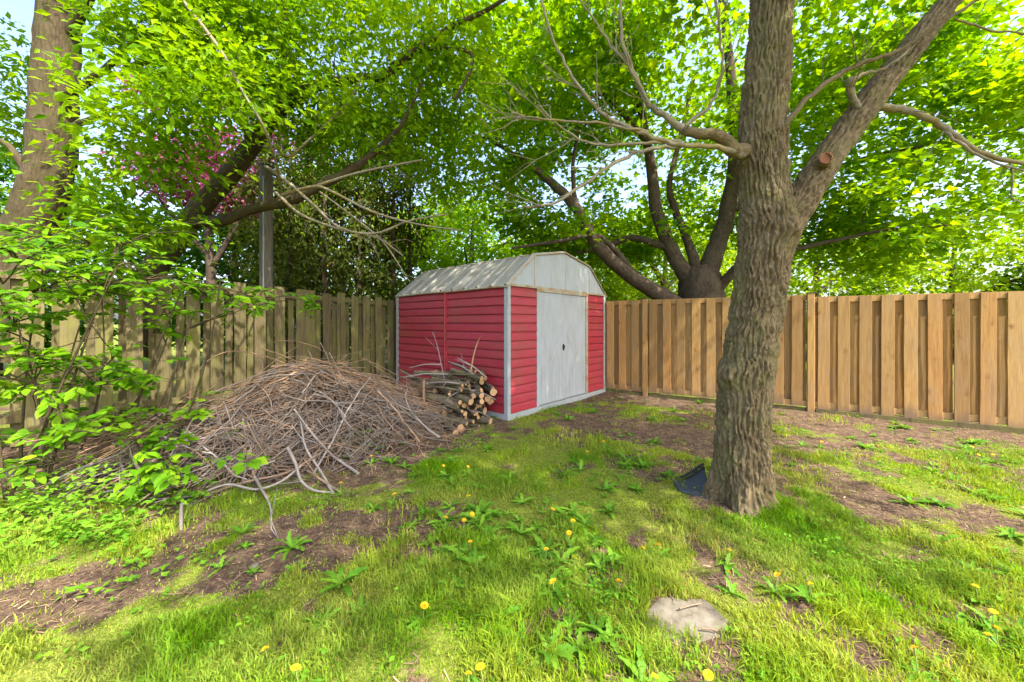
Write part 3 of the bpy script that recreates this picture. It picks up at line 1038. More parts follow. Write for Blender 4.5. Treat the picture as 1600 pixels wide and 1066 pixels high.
def lone_branch(name, label, P, r0, r1, mat, sub=2, smoothk=4, group=None):
    pts = smooth(np.array(P), smoothk)
    mb = MB()
    tube(mb, pts, np.linspace(r0, r1, len(pts)), 7, rng.uniform(0.3, 0.7), cap=True, wob=0.04)
    for q in range(sub):
        i0 = rng.integers(len(pts) // 3, len(pts) - 2)
        d = norm(norm(pts[i0 + 1] - pts[i0]) + rng.normal(0, 0.5, 3))
        s_ = pts[i0] + d * np.linspace(0, rng.uniform(0.1, 0.3), 5)[:, None]
        s_[:, 2] = np.maximum(s_[:, 2], 0.01)
        tube(mb, s_, np.linspace(r0 * 0.45, r1 * 0.5, 5), 5, 0.5)
    o = obj(name, mb, mat, None, True)
    return tag(o, label, 'branch', group)


lone_branch('cut_branch', 'long curved greyish branch sweeping along the grass in front of the brush heap',
            [px(165, 762, 2.95), px(230, 779, 2.9), px(300, 775, 2.95), px(355, 757, 3.0), px(400, 765, 3.0), px(440, 752, 3.1), px(470, 728, 3.25)], 0.007, 0.011, M['stick_grey'])
lone_branch('cut_branch', 'straight grey pole branch poking left from the brush heap into the leafy shrub',
            [px(180, 690, 3.6), px(250, 697, 3.55), px(320, 718, 3.45), px(400, 740, 3.4), px(450, 748, 3.4)], 0.016, 0.008, M['stick_grey'])
lone_branch('cut_branch', 'thick smooth branch curling down from the brush heap to the grass',
            [px(450, 700, 3.4), px(462, 725, 3.2), px(470, 750, 3.05), px(490, 766, 3.0), px(520, 770, 3.0)], 0.014, 0.008, M['stick_grey'], 0)
lone_branch('cut_branch', 'thin crooked branch hanging from the brush heap onto bare soil',
            [px(398, 745, 3.1), px(412, 770, 2.9), px(422, 790, 2.75), px(424, 815, 2.58), px(423, 846, 2.38)], 0.009, 0.004, M['stick_grey'], 3)
lone_branch('cut_branch', 'slender pale branch arching high in a hoop over the brush heap',
            [px(296, 640, 4.0), px(300, 600, 4.0), px(320, 568, 4.1), px(355, 550, 4.2), px(400, 553, 4.3), px(460, 572, 4.5), px(530, 590, 4.8)], 0.009, 0.004, M['stick'], 1)
lone_branch('cut_branch', 'thick bare branch leaning down beside the log pile',
            [px(620, 612, 5.3), px(640, 638, 5.1), px(660, 662, 4.95), px(669, 671, 4.9)], 0.024, 0.018, M['stick_grey'], 0, 3)
lone_branch('cut_branch', 'upright peeled stick standing against the log pile',
            [px(662, 594, 5.2), px(662, 625, 5.1), px(664, 655, 5.02), px(664, 664, 5.0)], 0.02, 0.017, M['stick'], 0, 3)
lone_branch('cut_branch', 'forked thin twig rising from the log pile before the red wall',
            [px(694, 592, 5.4), px(685, 548, 5.45), px(680, 530, 5.45), px(675, 519, 5.45)], 0.008, 0.003, M['stick_grey'], 2, 3)
lone_branch('cut_branch', 'split pale splinter of wood sticking up from the top of the log pile',
            [px(733, 590, 5.38), px(741, 552, 5.42), px(746, 536, 5.45), px(751, 525, 5.45)], 0.017, 0.002, M['cut'], 0, 3)
for k, (x0, y0, x1, y1) in enumerate([(690, 570, 640, 575), (700, 585, 625, 590), (740, 585, 700, 565), (735, 610, 775, 625), (760, 590, 715, 560), (730, 640, 770, 655), (720, 600, 660, 600), (680, 640, 720, 610)]):
    lone_branch('cut_branch', '%s bare branch strewn over the sawn logs' % ['thin grey', 'long low', 'short slanting', 'downward-pointing', 'uppermost steep', 'lowest', 'level', 'rising'][k], [px(x0, y0, 5.2), px((x0 + x1) / 2, (y0 + y1) / 2 - 3, 5.17), px(x1, y1, 5.2)], 0.012, 0.005, M['stick_grey'], 1, 4, 'branches strewn over the log pile')
for k, (x0, y0, x1, y1) in enumerate([(5, 712, 120, 700), (20, 726, 150, 716), (40, 755, 110, 742), (60, 700, 180, 690), (130, 720, 260, 712), (150, 735, 230, 705)]):
    a, b = gpx(x0, y0, 0.04), gpx(x1, y1, 0.05)
    lone_branch('cut_branch', 'dead branch lying on the soil under the leafy shrub by the fence', [a, (a + b) / 2 + rng.normal(0, 0.03, 3), b], 0.014, 0.006, M['stick'], 2, 4, 'dead branches under the shrub')
for k, (c_, nm_, P_) in enumerate([
        ('stick', 'long brown', [(300, 745, .03), (350, 735, .1), (410, 705, .25), (455, 690, .35)]), ('stick_grey', 'pale grey', [(520, 770, .02), (500, 735, .08), (478, 700, .2), (470, 660, .4)]),
        ('stick', 'crossing brown', [(330, 770, .02), (390, 752, .06), (450, 738, .1), (500, 708, .2)]), ('stick_grey', 'straight grey', [(560, 740, .02), (520, 712, .1), (490, 680, .28), (460, 640, .5)]),
        ('stick', 'short stout', [(530, 768, .02), (505, 752, .05), (480, 735, .12)]), ('stick_grey', 'bowed grey', [(270, 720, .05), (320, 735, .08), (380, 735, .1), (430, 720, .16)]),
        ('stick_grey', 'twisted grey', [(600, 700, .02), (575, 690, .1), (545, 665, .3), (525, 630, .5)]), ('stick', 'forked brown', [(420, 780, .01), (405, 760, .05), (395, 735, .12), (400, 700, .3)])]):
    lone_branch('cut_branch', '%s branch sprawling from the brush heap onto the lawn edge' % nm_, [gpx(x, y + 0, z) if z < 0.12 else px(x, y, 3.1 + z * 1.3) for x, y, z in P_], 0.013, 0.007, M[c_], 2, 4, 'branches sprawling from the heap')
lone_branch('wooden_stake', 'short thin weathered stake stuck upright in the lawn edge', [gpx(283, 826) + [0, 0, -0.05], gpx(283, 826) + [0, 0, 0.1], gpx(283, 826) + [0.005, 0, 0.17]], 0.012, 0.01, M['stick_grey'], 0)['category'] = 'stake'


# ------------------------------------------------------------------ leaves and trees
LEAF = {
    'maple': (np.array([(0, 0, 0), (0.3, 0.52, 0.05), (0.5, 0.24, 0.0), (1.0, 0.0, -0.1), (0.5, -0.24, 0.0), (0.3, -0.52, 0.05)]), np.array([[0, 2, 1], [0, 3, 2], [0, 4, 3], [0, 5, 4]])),
    'lance': (np.array([(0, 0, 0), (0.45, 0.24, 0.05), (1.0, 0.0, -0.12), (0.45, -0.24, 0.05), (0.45, 0, -0.02)]), np.array([[0, 4, 1], [4, 2, 1], [0, 3, 4], [4, 3, 2]])),
    'quad': (np.array([(0, 0, 0), (0.45, 0.3, 0.06), (1.0, 0.0, -0.1), (0.45, -0.3, 0.06)]), np.array([[0, 2, 1], [0, 3, 2]])),
    'spray': (np.array([(0, 0, 0), (0.5, 0.22, 0.0), (1.0, 0.05, -0.2), (0.6, -0.25, 0.0)]), np.array([[0, 2, 1], [0, 3, 2]])),
}


def add_leaves(mb, P, size, kind, flatn=0.55, droop=0.25, vmean=0.5, vstd=0.24, dirs=None):
    n = len(P)
    if n == 0: return
    nr = norm(np.array([0, 0, 1.0]) + rng.normal(0, flatn, (n, 3)))
    e1 = rng.normal(0, 1, (n, 3)) if dirs is None else dirs + rng.normal(0, 0.5, (n, 3))
    e1[:, 2] -= droop * 2
    e1 = norm(e1 - nr * (e1 * nr).sum(1, keepdims=True))
    e2 = np.cross(nr, e1)
    s_ = size * rng.uniform(0.5, 1.35, n)
    L, F = LEAF[kind]
    V = P[:, None] + s_[:, None, None] * (L[None, :, 0:1] * e1[:, None] + L[None, :, 1:2] * e2[:, None] + L[None, :, 2:3] * nr[:, None])
    k = len(L)
    idx = (np.arange(n) * k)[:, None, None] + F[None]
    v = np.clip(rng.normal(vmean, vstd, n), 0, 1)
    mb.add(V.reshape(-1, 3), idx.reshape(-1, F.shape[1]), np.repeat(v, k))


def in_ell(n, c, r, shell=0.0):
    d = norm(rng.normal(0, 1, (n, 3)))
    u = rng.random(n) ** (1 / 3)
    u = shell + (1 - shell) * u
    return np.array(c) + d * u[:, None] * np.array(r)


def px_limb(L, mpp=None):
    """[(x,y,width_px,Z)] -> points, radii"""
    P = np.array([px(a, b, Z) for a, b, w, Z in L])
    r = np.array([w / FPX * Z / 2 * math.cos(math.atan2(abs(a - 800.0), FPX)) for a, b, w, Z in L])   # round wood looks wider off the axis
    return P, r


def tree(name, label, cat, limbs, tips, bark, leafmat, kind, size, per_tip, spray=(0.34, 0.34, 0.13), group=None, flatn=0.55, droop=0.25, twig=0.006,
         base=None, vmean=0.5, max_len=2.2, rmax=0.05, nodes_min=0.0, leafname='foliage', seg=14, extra=None):
    """limbs: list of (points, radii); tips: points where a leafy spray grows, joined by twigs to the nearest wood"""
    root = empty(name, (0, 0, 0) if base is None else base)
    o0 = np.zeros(3) if base is None else np.array(base, float)
    nodes, nrad = [], []
    for li, (P, r) in enumerate(limbs):
        q = smooth(np.column_stack([P, r]), 5)
        pts, rr = q[:, :3], np.maximum(q[:, 3], 0.003)
        jit = np.minimum(rr, 0.05)[:, None] * rng.normal(0, 0.12, pts.shape)
        pts = pts + jit
        mb = MB()
        tube(mb, pts - o0, rr, seg if rr.max() > 0.05 else 8, 0.5, cap=True, wob=0.03)
        obj('trunk' if li == 0 else 'limb', mb, bark, root, True)
        sel = pts[:, 2] > nodes_min
        nodes.append(pts[sel]); nrad.append(rr[sel])
    N = np.vstack(nodes); NR = np.concatenate(nrad)
    tw = MB(); lv = MB()
    tips = np.asarray(tips)
    if len(tips):
        d0 = np.min(np.linalg.norm(tips[:, None] - N[None], axis=2), axis=1) if len(N) < 3000 else rng.random(len(tips))
        LP, LD = [], []
        for t in tips[np.argsort(d0)]:
            dd = np.linalg.norm(N - t, axis=1)
            i0 = int(np.argmin(dd + 0.6 * np.maximum(0, N[:, 2] - t[2])))
            L = dd[i0]
            k = max(3, min(7, int(L / 0.3) + 2))
            u = np.linspace(0, 1, k)[:, None]
            mid = np.array([0, 0, 0.12 * L]) * np.sin(np.pi * u)
            pts = N[i0] * (1 - u) + t * u + mid + rng.normal(0, 0.05 * min(L, 1.0), (k, 3)) * np.sin(np.pi * u)
            r0 = min(NR[i0] * 0.6, rmax, twig + 0.012 * L)
            rr = np.linspace(r0, twig * 0.5, k)
            tube(tw, pts - o0, rr, 5 if r0 > 0.012 else 4)
            N = np.vstack([N, pts[1:]]); NR = np.concatenate([NR, rr[1:]])
            m = int(per_tip * rng.uniform(0.6, 1.4))
            al = rng.random(m) ** 0.6
            q = pts[-1] * al[:, None] + pts[-2] * (1 - al[:, None]) + rng.normal(0, 1, (m, 3)) * np.array(spray)
            LP.append(q); LD.append(norm(q - pts[-2]))
        if tw.n: obj('twigs', tw, bark, root, False)['kind'] = 'stuff'
        LP = np.vstack(LP); LD = np.vstack(LD)
        if extra is not None:
            LP = np.vstack([LP, extra]); LD = np.vstack([LD, norm(rng.normal(0, 1, extra.shape))])
        # whole sprays differ a little in tone
        vm = vmean + 0.22 * vnoise(LP * 1.1)
        add_leaves(lv, LP - o0, size, kind, flatn, droop, vm, 0.16, LD)
        lo = obj('crown', lv, leafmat, root)
    tag(root, label, cat, group)
    return root


# ---- the foreground tree with furrowed bark
def furrowed(mb, P, r, n, step, depth, bumps=(), cell=(0.038, 0.13), flare=None):
    """trunk surface with real interlacing ridges"""
    q = np.column_stack([P, r])
    Ls = np.concatenate([[0], np.cumsum(np.linalg.norm(np.diff(P, axis=0), axis=1))])
    dense = smooth(q, 16)
    Ld = np.concatenate([[0], np.cumsum(np.linalg.norm(np.diff(dense[:, :3], axis=0), axis=1))])
    k = int(Ld[-1] / step) + 2
    t = np.linspace(0, Ld[-1], k)
    pts = np.stack([np.interp(t, Ld, dense[:, c]) for c in range(3)], -1)
    rr = np.interp(t, Ld, dense[:, 3])
    T = norm(np.gradient(pts, axis=0))
    U = norm(np.cross(T, np.array([0.02, 1.0, 0.03])))
    W = np.cross(T, U)
    th = np.linspace(0, 2 * np.pi, n, endpoint=False)
    c, s_ = np.cos(th), np.sin(th)
    r0 = rr.mean()
    b = np.stack([np.broadcast_to(r0 * c, (k, n)), np.broadcast_to(r0 * s_, (k, n)), np.broadcast_to(t[:, None], (k, n))], -1).reshape(-1, 3)
    w = np.stack([vnoise(b * np.array([9, 9, 7]) + 3), vnoise(b * np.array([9, 9, 7]) + 40), np.zeros(len(b))], -1) * 0.016
    nrid = round(2 * np.pi * r0 / cell[0])
    sv = np.broadcast_to(nrid * th / (2 * np.pi), (k, n)).ravel()
    hv = np.broadcast_to(t[:, None], (k, n)).ravel()
    wa = 0.95 * vnoise(b * np.array([14, 14, 9]) + 11) + 0.5 * vnoise(b * np.array([26, 26, 17]) + 61)
    wb = 0.95 * vnoise(b * np.array([14, 14, 9]) + 91) + 0.5 * vnoise(b * np.array([26, 26, 17]) + 23)
    ra = np.abs(np.cos(np.pi * (sv + 0.7 * wa + hv / cell[1] * 0.3)))
    rb = np.abs(np.cos(np.pi * (sv + 0.7 * wb - hv / cell[1] * 0.3)))
    ra = np.clip((ra - 0.5) * 3.2, 0, 1); rb = np.clip((rb - 0.6) * 3.2, 0, 1)
    brk = np.clip(0.7 + 0.75 * vnoise(b * np.array([30, 30, 17]) + 7), 0.4, 1)
    crack = np.clip(1 - np.abs(vnoise(b * np.array([24, 24, 30]) + 71)) * 7, 0, 1)
    ridge = np.maximum(ra, rb * 0.85) * brk * (1 - 0.4 * crack)
    fine = vnoise(b * np.array([140, 140, 60]))
    disp = depth * (ridge + 0.2 * fine - 0.8)
    lump = 0.016 * fbm(b * np.array([3, 3, 1.6]) + 5, 2) * r0 / 0.2
    disp = (disp + lump).reshape(k, n)
    rad = rr[:, None] + disp
    ang = th[None]
    for zc, a0, zs, as_, hgt in bumps:
        zz = pts[:, 2][:, None]
        da = (ang - a0 + np.pi) % (2 * np.pi) - np.pi
        g = np.exp(-((zz - zc) / zs) ** 2 - (da / as_) ** 2)
        rad = rad + hgt * g * (1 + 0.35 * vnoise(b * 30).reshape(k, n))
    if flare is not None:
        zz = pts[:, 2][:, None]
        lob = 0.7 + 0.45 * np.cos(ang * 5 + 0.7) + 0.3 * np.cos(ang * 3 + 2)
        rad = rad + flare * lob * np.exp(-np.maximum(zz, 0) / 0.15)
    V = pts[:, None] + rad[..., None] * (c[None, :, None] * U[:, None] + s_[None, :, None] * W[:, None])
    i = np.arange(k - 1)[:, None] * n; j = np.arange(n)[None]; j2 = (j + 1) % n
    Q = np.stack([i + j, i + j2, i + n + j2, i + n + j], -1).reshape(-1, 4)
    mb.add(V.reshape(-1, 3), Q, ridge, b)
    return pts, rr


ZT = 2.87
tk = [(1157, 815, 96), (1157, 790, 96), (1158, 750, 92), (1160, 700, 88), (1162, 640, 87), (1168, 585, 90), (1174, 535, 86), (1184, 470, 88), (1192, 400, 90), (1197, 345, 94), (1194, 290, 82), (1192, 200, 80), (1200, 100, 76), (1207, 0, 70), (1210, -90, 66)]
tP, tr_ = px_limb([(a, b, w, ZT) for a, b, w in tk])
ash = empty('yard_tree', TREE)
tag(ash, 'large rough-barked tree on the lawn forking into two stems', 'tree')
mb = MB()
furrowed(mb, tP - TREE, tr_, 300, 0.009, 0.028,
                     bumps=[(1.4 + (505 - 588) * 0.005, 0.25, 0.085, 0.6, 0.06), (1.4 + (505 - 365) * 0.005, 2.0, 0.09, 0.5, 0.045), (1.4 + (505 - 240) * 0.005, 0.4, 0.08, 0.5, 0.03), (1.4 + (505 - 640) * 0.005, 0.2, 0.05, 0.5, -0.015)], flare=0.1)
uP, ur = px_limb([(a, b, w, ZT) for a, b, w in [(1209, -70, 67), (1212, -150, 62), (1216, -400, 46), (1220, -700, 30), (1222, -950, 12)]])
uq = smooth(np.column_stack([uP - TREE, ur]), 8)
tpts, trr = uq[:, :3], uq[:, 3]
tube(mb, tpts, trr, 20, 0.5)
obj('trunk', mb, M['bark_ash'], ash, True)
lk = [(1212, 400, 50, 2.86), (1232, 350, 58, 2.86), (1260, 300, 60, 2.88), (1300, 238, 58, 2.9), (1345, 175, 56, 2.93), (1400, 105, 54, 2.97), (1480, 5, 48, 3.0), (1570, -110, 42, 3.05), (1660, -260, 34, 3.1), (1720, -420, 20, 3.1)]
lP, lr = px_limb(lk)
mb = MB()
furrowed(mb, lP - TREE, lr, 190, 0.01, 0.02, cell=(0.036, 0.12))
obj('limb', mb, M['bark_ash'], ash, True)


def ash_branch(L, mat='bark_twig', n=8, nm='branch', kids=6, klen=(0.15, 0.5), cap=True):
    P, r = px_limb(L)
    q = smooth(np.column_stack([P - TREE, r]), 6)
    pts = q[:, :3] + rng.normal(0, 0.004, (len(q), 3)); rr = np.maximum(q[:, 3], 0.002)
    mb = MB()
    tube(mb, pts, rr, n, 0.5, cap=cap, wob=0.05)
    o = obj(nm, mb, M[mat], ash, True)
    tw = MB()
    for q_ in range(kids):
        i0 = rng.integers(len(pts) // 4, len(pts) - 1)
        d = norm(norm(pts[i0] - pts[i0 - 1]) + rng.normal(0, 0.7, 3) + np.array([0, 0, 0.25]))
        L_ = rng.uniform(*klen)
        k = 6
        s_ = pts[i0] + d * np.linspace(0, L_, k)[:, None] + np.cumsum(rng.normal(0, 0.014, (k, 3)), 0) * np.linspace(0, 1, k)[:, None] ** 0.5
        tube(tw, s_, np.linspace(min(0.005, rr[i0] * 0.7), 0.0012, k), 4)
        for z_ in range(rng.integers(1, 4)):
            i1 = rng.integers(1, k - 1)
            d2 = norm(d + rng.normal(0, 0.7, 3))
            s2 = s_[i1] + d2 * np.linspace(0, L_ * rng.uniform(0.25, 0.6), 4)[:, None]
            tube(tw, s2, np.linspace(0.0025, 0.001, 4), 3)
    if kids: obj('twigs', tw, M[mat], o)['kind'] = 'stuff'
    return o


ash_branch([(1175, 235, 30, 2.85), (1148, 235, 26, 2.78), (1125, 213, 20, 2.72), (1085, 208, 17, 2.7), (1066, 203, 16, 2.7)], 'bark_ash', 12, 'branch', 0)
B = [
    [(1066, 203, 14, 2.7), (1040, 182, 10, 2.7), (1012, 160, 9, 2.72), (990, 115, 8, 2.75), (974, 70, 6, 2.8), (969, 20, 5, 2.85), (972, -60, 4, 2.9)],
    [(1068, 200, 8, 2.7), (1108, 165, 6, 2.68), (1122, 135, 5, 2.65), (1129, 100, 5, 2.62), (1124, 40, 4, 2.6), (1112, -30, 3, 2.6)],
    [(1160, 242, 16, 2.8), (1120, 230, 9, 2.7), (1060, 226, 8, 2.62), (1000, 206, 7, 2.6), (945, 180, 6, 2.6), (900, 130, 5, 2.6), (868, 70, 4, 2.6), (845, 0, 3.5, 2.6), (835, -60, 3, 2.6)],
    [(1080, 228, 7, 2.66), (1020, 232, 6, 2.6), (970, 250, 6, 2.55), (900, 296, 5, 2.5), (860, 320, 4, 2.5), (822, 323, 3, 2.5)],
    [(1062, 220, 6, 2.65), (1000, 225, 5, 2.6), (930, 226, 4, 2.6), (885, 205, 3, 2.6), (840, 165, 2, 2.6)],
    [(1010, 205, 5, 2.6), (930, 192, 4, 2.55), (860, 188, 3, 2.5), (800, 178, 2, 2.5)],
    [(1015, 165, 5, 2.72), (985, 110, 4, 2.68), (940, 50, 3, 2.65), (900, -10, 2, 2.6)],
]
for L in B:
    ash_branch(L, 'bark_twig', 7, 'branch', 9)
ash_branch([(1350, 165, 22, 2.93), (1372, 167, 17, 2.92), (1425, 175, 15, 2.9), (1475, 200, 14, 2.88), (1530, 238, 12, 2.85), (1600, 256, 10, 2.8), (1700, 285, 6, 2.75)], 'bark_twig', 9, 'branch', 6)
ash_branch([(1470, 198, 8, 2.88), (1500, 225, 7, 2.85), (1545, 250, 6, 2.8), (1600, 268, 5, 2.78), (1680, 300, 3, 2.75)], 'bark_twig', 7, 'branch', 3)
ash_branch([(1578, 256, 6, 2.8), (1582, 285, 5, 2.78), (1580, 310, 4, 2.76), (1602, 318, 3, 2.75)], 'bark_twig', 6, 'branch', 0)
ash_branch([(1215, 205, 14, 2.8), (1228, 192, 11, 2.72), (1270, 146, 10, 2.68), (1330, 106, 10, 2.66), (1400, 80, 9, 2.64), (1470, 36, 8, 2.62), (1550, -12, 7, 2.6), (1640, -60, 4, 2.6)], 'bark_ash', 8, 'branch', 5)
ash_branch([(1340, 170, 16, 2.88), (1331, 150, 14, 2.84), (1328, 128, 13, 2.82), (1352, 115, 8, 2.82), (1385, 105, 5, 2.8), (1430, 70, 3, 2.8)], 'bark_twig', 8, 'branch', 8, (0.15, 0.4))
ash_branch([(1490, 30, 5, 2.8), (1540, 45, 5, 2.78), (1610, 55, 4, 2.75)], 'bark_twig', 6, 'branch', 3)
ash_branch([(1276, 264, 27, 2.86), (1286, 254, 25, 2.77), (1291, 247, 22, 2.72)], 'bark_ash', 10, 'branch_stub', 0, cap=False)
mb = MB()
c0 = px(1291.5, 246.5, 2.712) - TREE; dd = norm(px(1296, 243, 2.65) - px(1284, 256, 2.78))
u_ = norm(np.cross(dd, [0, 0, 1.0])); w_ = np.cross(dd, u_)
th = np.linspace(0, 2 * np.pi, 14, endpoint=False)
ring = c0 + 0.042 * (np.cos(th)[:, None] * u_ + np.sin(th)[:, None] * w_)
ring2 = ring - dd * 0.012
mb.add(np.vstack([ring, ring2]), [np.arange(14)[None], np.array([[q, 14 + q, 14 + (q + 1) % 14, (q + 1) % 14] for q in range(14)])])
M['cut_red'] = flat('fresh_cut', (0.26, 0.11, 0.06), 0.85, 0.1, 0.4, 60)
obj('pruning_cut', mb, M['cut_red'], ash)
# crown of the tree, above the frame; extra clump added to shade the shed
lv = MB(); tw = MB()
tops = np.vstack([in_ell(360, (3.9, 1.6, 8.2), (4.1, 4.4, 2.2), 0.1), in_ell(70, (4.5, 3.0, 7.6), (1.7, 1.3, 0.9))])
nd = np.vstack([(tpts + TREE)[8:], smooth(lP, 5)[32:]])
LPs = []
for t in tops[np.argsort(np.linalg.norm(tops - np.array([2.2, 2.9, 6]), axis=1))]:
    i0 = int(np.argmin(np.linalg.norm(nd - t, axis=1) + 0.5 * np.maximum(0, nd[:, 2] - t[2])))
    u = np.linspace(0, 1, 5)[:, None]
    pts = nd[i0] * (1 - u) + t * u + rng.normal(0, 0.06, (5, 3)) * np.sin(np.pi * u)
    L_ = np.linalg.norm(t - nd[i0])
    tube(tw, pts - TREE, np.linspace(0.012 + 0.01 * L_, 0.006, 5), 5)
    nd = np.vstack([nd, pts[1:]])
    LPs.append(t + rng.normal(0, 1, (70, 3)) * np.array([0.36, 0.36, 0.18]))
obj('upper_branches', tw, M['bark_ash'], ash)['kind'] = 'stuff'
add_leaves(lv, np.vstack(LPs) - TREE, 0.15, 'quad', 0.6, 0.3)
obj('crown', lv, M['leaf_ash'], ash)

# ---- the maple behind the right fence
ZM = 8.7
mb_limbs = [
    [(1097, 600, 95, ZM), (1096, 520, 82, ZM), (1095, 470, 74, ZM), (1094, 440, 70, ZM), (1094, 415, 50, ZM)],
    [(1085, 500, 40, ZM), (1045, 468, 34, ZM - .1), (985, 432, 27, ZM - .3), (935, 385, 24, ZM - .5), (902, 328, 20, ZM - .7), (862, 285, 16, ZM - .9), (815, 250, 10, ZM - 1.0), (760, 215, 5, ZM - 1.0)],
    [(1088, 455, 36, ZM), (1050, 392, 28, ZM), (1026, 330, 24, ZM), (1018, 265, 20, ZM), (1005, 190, 15, ZM), (985, 90, 9, ZM), (975, -30, 5, ZM)],
    [(1092, 440, 26, ZM), (1075, 378, 17, ZM + .2), (1054, 325, 14, ZM + .3), (1046, 285, 11, ZM + .4), (1062, 220, 9, ZM + .5), (1085, 120, 6, ZM + .6)],
    [(1098, 445, 46, ZM), (1122, 380, 36, ZM + .1), (1140, 310, 30, ZM + .2), (1148, 230, 24, ZM + .2), (1140, 100, 18, ZM + .2), (1120, -60, 12, ZM + .2), (1100, -220, 6, ZM)],
    [(1105, 470, 30, ZM), (1128, 445, 22, ZM - .3), (1170, 405, 15, ZM - .8), (1260, 385, 10, ZM - 1.3), (1400, 358, 7, ZM - 1.7), (1530, 352, 4, ZM - 1.9)],
    [(1135, 330, 18, ZM + .2), (1220, 300, 13, ZM - .2), (1340, 250, 9, ZM - .8), (1480, 222, 6, ZM - 1.2), (1600, 200, 4, ZM - 1.5)],
    [(1000, 440, 14, ZM - .2), (940, 372, 10, ZM - .5), (880, 376, 7, ZM - .8), (800, 388, 4, ZM - 1.0)],
    [(1040, 385, 16, ZM), (985, 372, 12, ZM + .3), (950, 385, 10, ZM + .5), (900, 395, 5, ZM + .6)],
    [(1145, 240, 16, ZM + .2), (1250, 150, 12, ZM), (1400, 90, 8, ZM - .4), (1560, 40, 5, ZM - .8)],
    [(1010, 220, 12, ZM), (930, 130, 9, ZM - .4), (850, 60, 6, ZM - .8)],
    [(900, 328, 10, ZM - .7), (895, 260, 7, ZM - .8), (905, 200, 5, ZM - .9)],
    [(1150, 215, 14, ZM), (1210, 60, 10, ZM), (1300, -80, 7, ZM - .2)],
]
limbs = [px_limb([(x, y, w * (1.0 if q == 0 else 0.85), Z) for x, y, w, Z in L]) for q, L in enumerate(mb_limbs)]
tips = np.vstack([in_ell(340, (3.8, 8.9, 6.6), (6.4, 3.6, 4.1), 0.25),
                  in_ell(170, (8.0, 8.0, 5.0), (3.8, 2.4, 2.6), 0.2),
                  in_ell(110, (1.2, 8.3, 6.6), (2.6, 1.9, 2.4), 0.1),
                  in_ell(40, (2.2, 10.4, 3.8), (2.2, 1.0, 1.0), 0.1)])
dR = -((tips - FR_A) @ FR_N)
tips = tips[(tips[:, 2] > 2.5) & (dR < 1.6)]
tips = tips[(tips[:, 2] < 8.8) | (rng.random(len(tips)) < 0.35)]
low = (tips[:, 0] > 0.4) & (tips[:, 0] < 6.2) & (tips[:, 2] < 5.6) & (tips[:, 1] < 9.3)
tips = tips[~low | (rng.random(len(tips)) < 0.12)]
tree('maple_tree', 'broad maple with dark spreading limbs behind the new cedar fence', 'tree', limbs, tips, M['bark_dark'], M['leaf_maple'], 'maple', 0.15, 105,
     (0.33, 0.33, 0.14), None, 0.5, 0.3, 0.007, px(1097, 505, ZM) * [1, 1, 0], 0.45, nodes_min=1.9)

# ---- left side: old trunk behind the weathered fence
A_l = [[(10, 560, 120, 4.9), (22, 450, 105, 4.9), (40, 370, 100, 4.9), (66, 300, 98, 4.9), (80, 235, 92, 4.9), (84, 150, 88, 4.9), (90, 60, 84, 4.9), (96, -60, 74, 4.9), (100, -300, 50, 4.9)],
       [(100, 150, 24, 4.8), (150, 120, 16, 4.7), (220, 60, 10, 4.6), (300, 20, 6, 4.5)],
       [(60, 300, 22, 4.8), (20, 235, 16, 4.7), (-20, 210, 10, 4.7)],
       [(110, 200, 16, 4.8), (180, 170, 9, 4.6), (250, 150, 5, 4.4)],
       [(100, 60, 30, 4.9), (160, -40, 20, 4.7), (240, -160, 12, 4.5)]]
tips = np.vstack([in_ell(80, px(60, -190, 4.8), (1.9, 1.2, 0.8), 0.2), in_ell(22, px(230, 45, 4.6), (0.55, 0.5, 0.5)), in_ell(26, px(0, 150, 5.9), (1.0, 0.4, 1.3)), in_ell(26, px(90, 360, 5.9), (0.9, 0.5, 0.6), 0.1)])
tree('old_tree', 'thick leaning trunk of an old tree behind the weathered fence', 'tree', [px_limb([(x, y, w * 0.95, Z) for x, y, w, Z in L]) for L in A_l], tips, M['bark_tan'], M['leaf_elder'], 'lance', 0.11, 70,
     (0.2, 0.2, 0.14), None, 0.6, 0.4, 0.005, px(10, 505, 4.9) * [1, 1, 0], 0.42, nodes_min=1.5)

# ---- leaning elder whose limbs reach over the fence
B_l = [[(215, 560, 62, 5.9), (235, 440, 58, 5.9), (275, 375, 54, 5.85), (325, 310, 48, 5.8), (372, 258, 42, 5.7), (410, 205, 36, 5.7), (448, 162, 30, 5.7), (490, 135, 24, 5.6), (545, 124, 19, 5.5), (600, 117, 17, 5.4), (640, 85, 14, 5.3), (700, 46, 11, 5.2), (770, 10, 8, 5.1), (830, -30, 5, 5.0)],
       [(310, 345, 32, 5.8), (345, 345, 26, 5.6), (400, 325, 24, 5.5), (450, 315, 23, 5.4), (500, 290, 20, 5.3), (550, 265, 17, 5.3), (595, 230, 13, 5.3), (630, 190, 8, 5.2), (660, 130, 5, 5.2)],
       [(440, 175, 20, 5.7), (444, 140, 19, 5.75), (445, 70, 19, 5.8), (444, 0, 17, 5.8), (440, -120, 14, 5.8), (430, -300, 8, 5.8)],
       [(460, 155, 16, 5.7), (462, 120, 13, 5.9), (455, 85, 10, 6.0), (420, 60, 6, 6.1)],
       [(660, 75, 8, 5.3), (730, 80, 7, 5.2), (735, 110, 7, 5.1), (710, 155, 6, 5.0)],
       [(390, 235, 14, 5.6), (370, 130, 10, 5.0), (320, 60, 7, 4.6), (280, -10, 5, 4.4)]]
B_l = [[(x, y, w * 0.78, Z) for x, y, w, Z in L] for L in B_l]
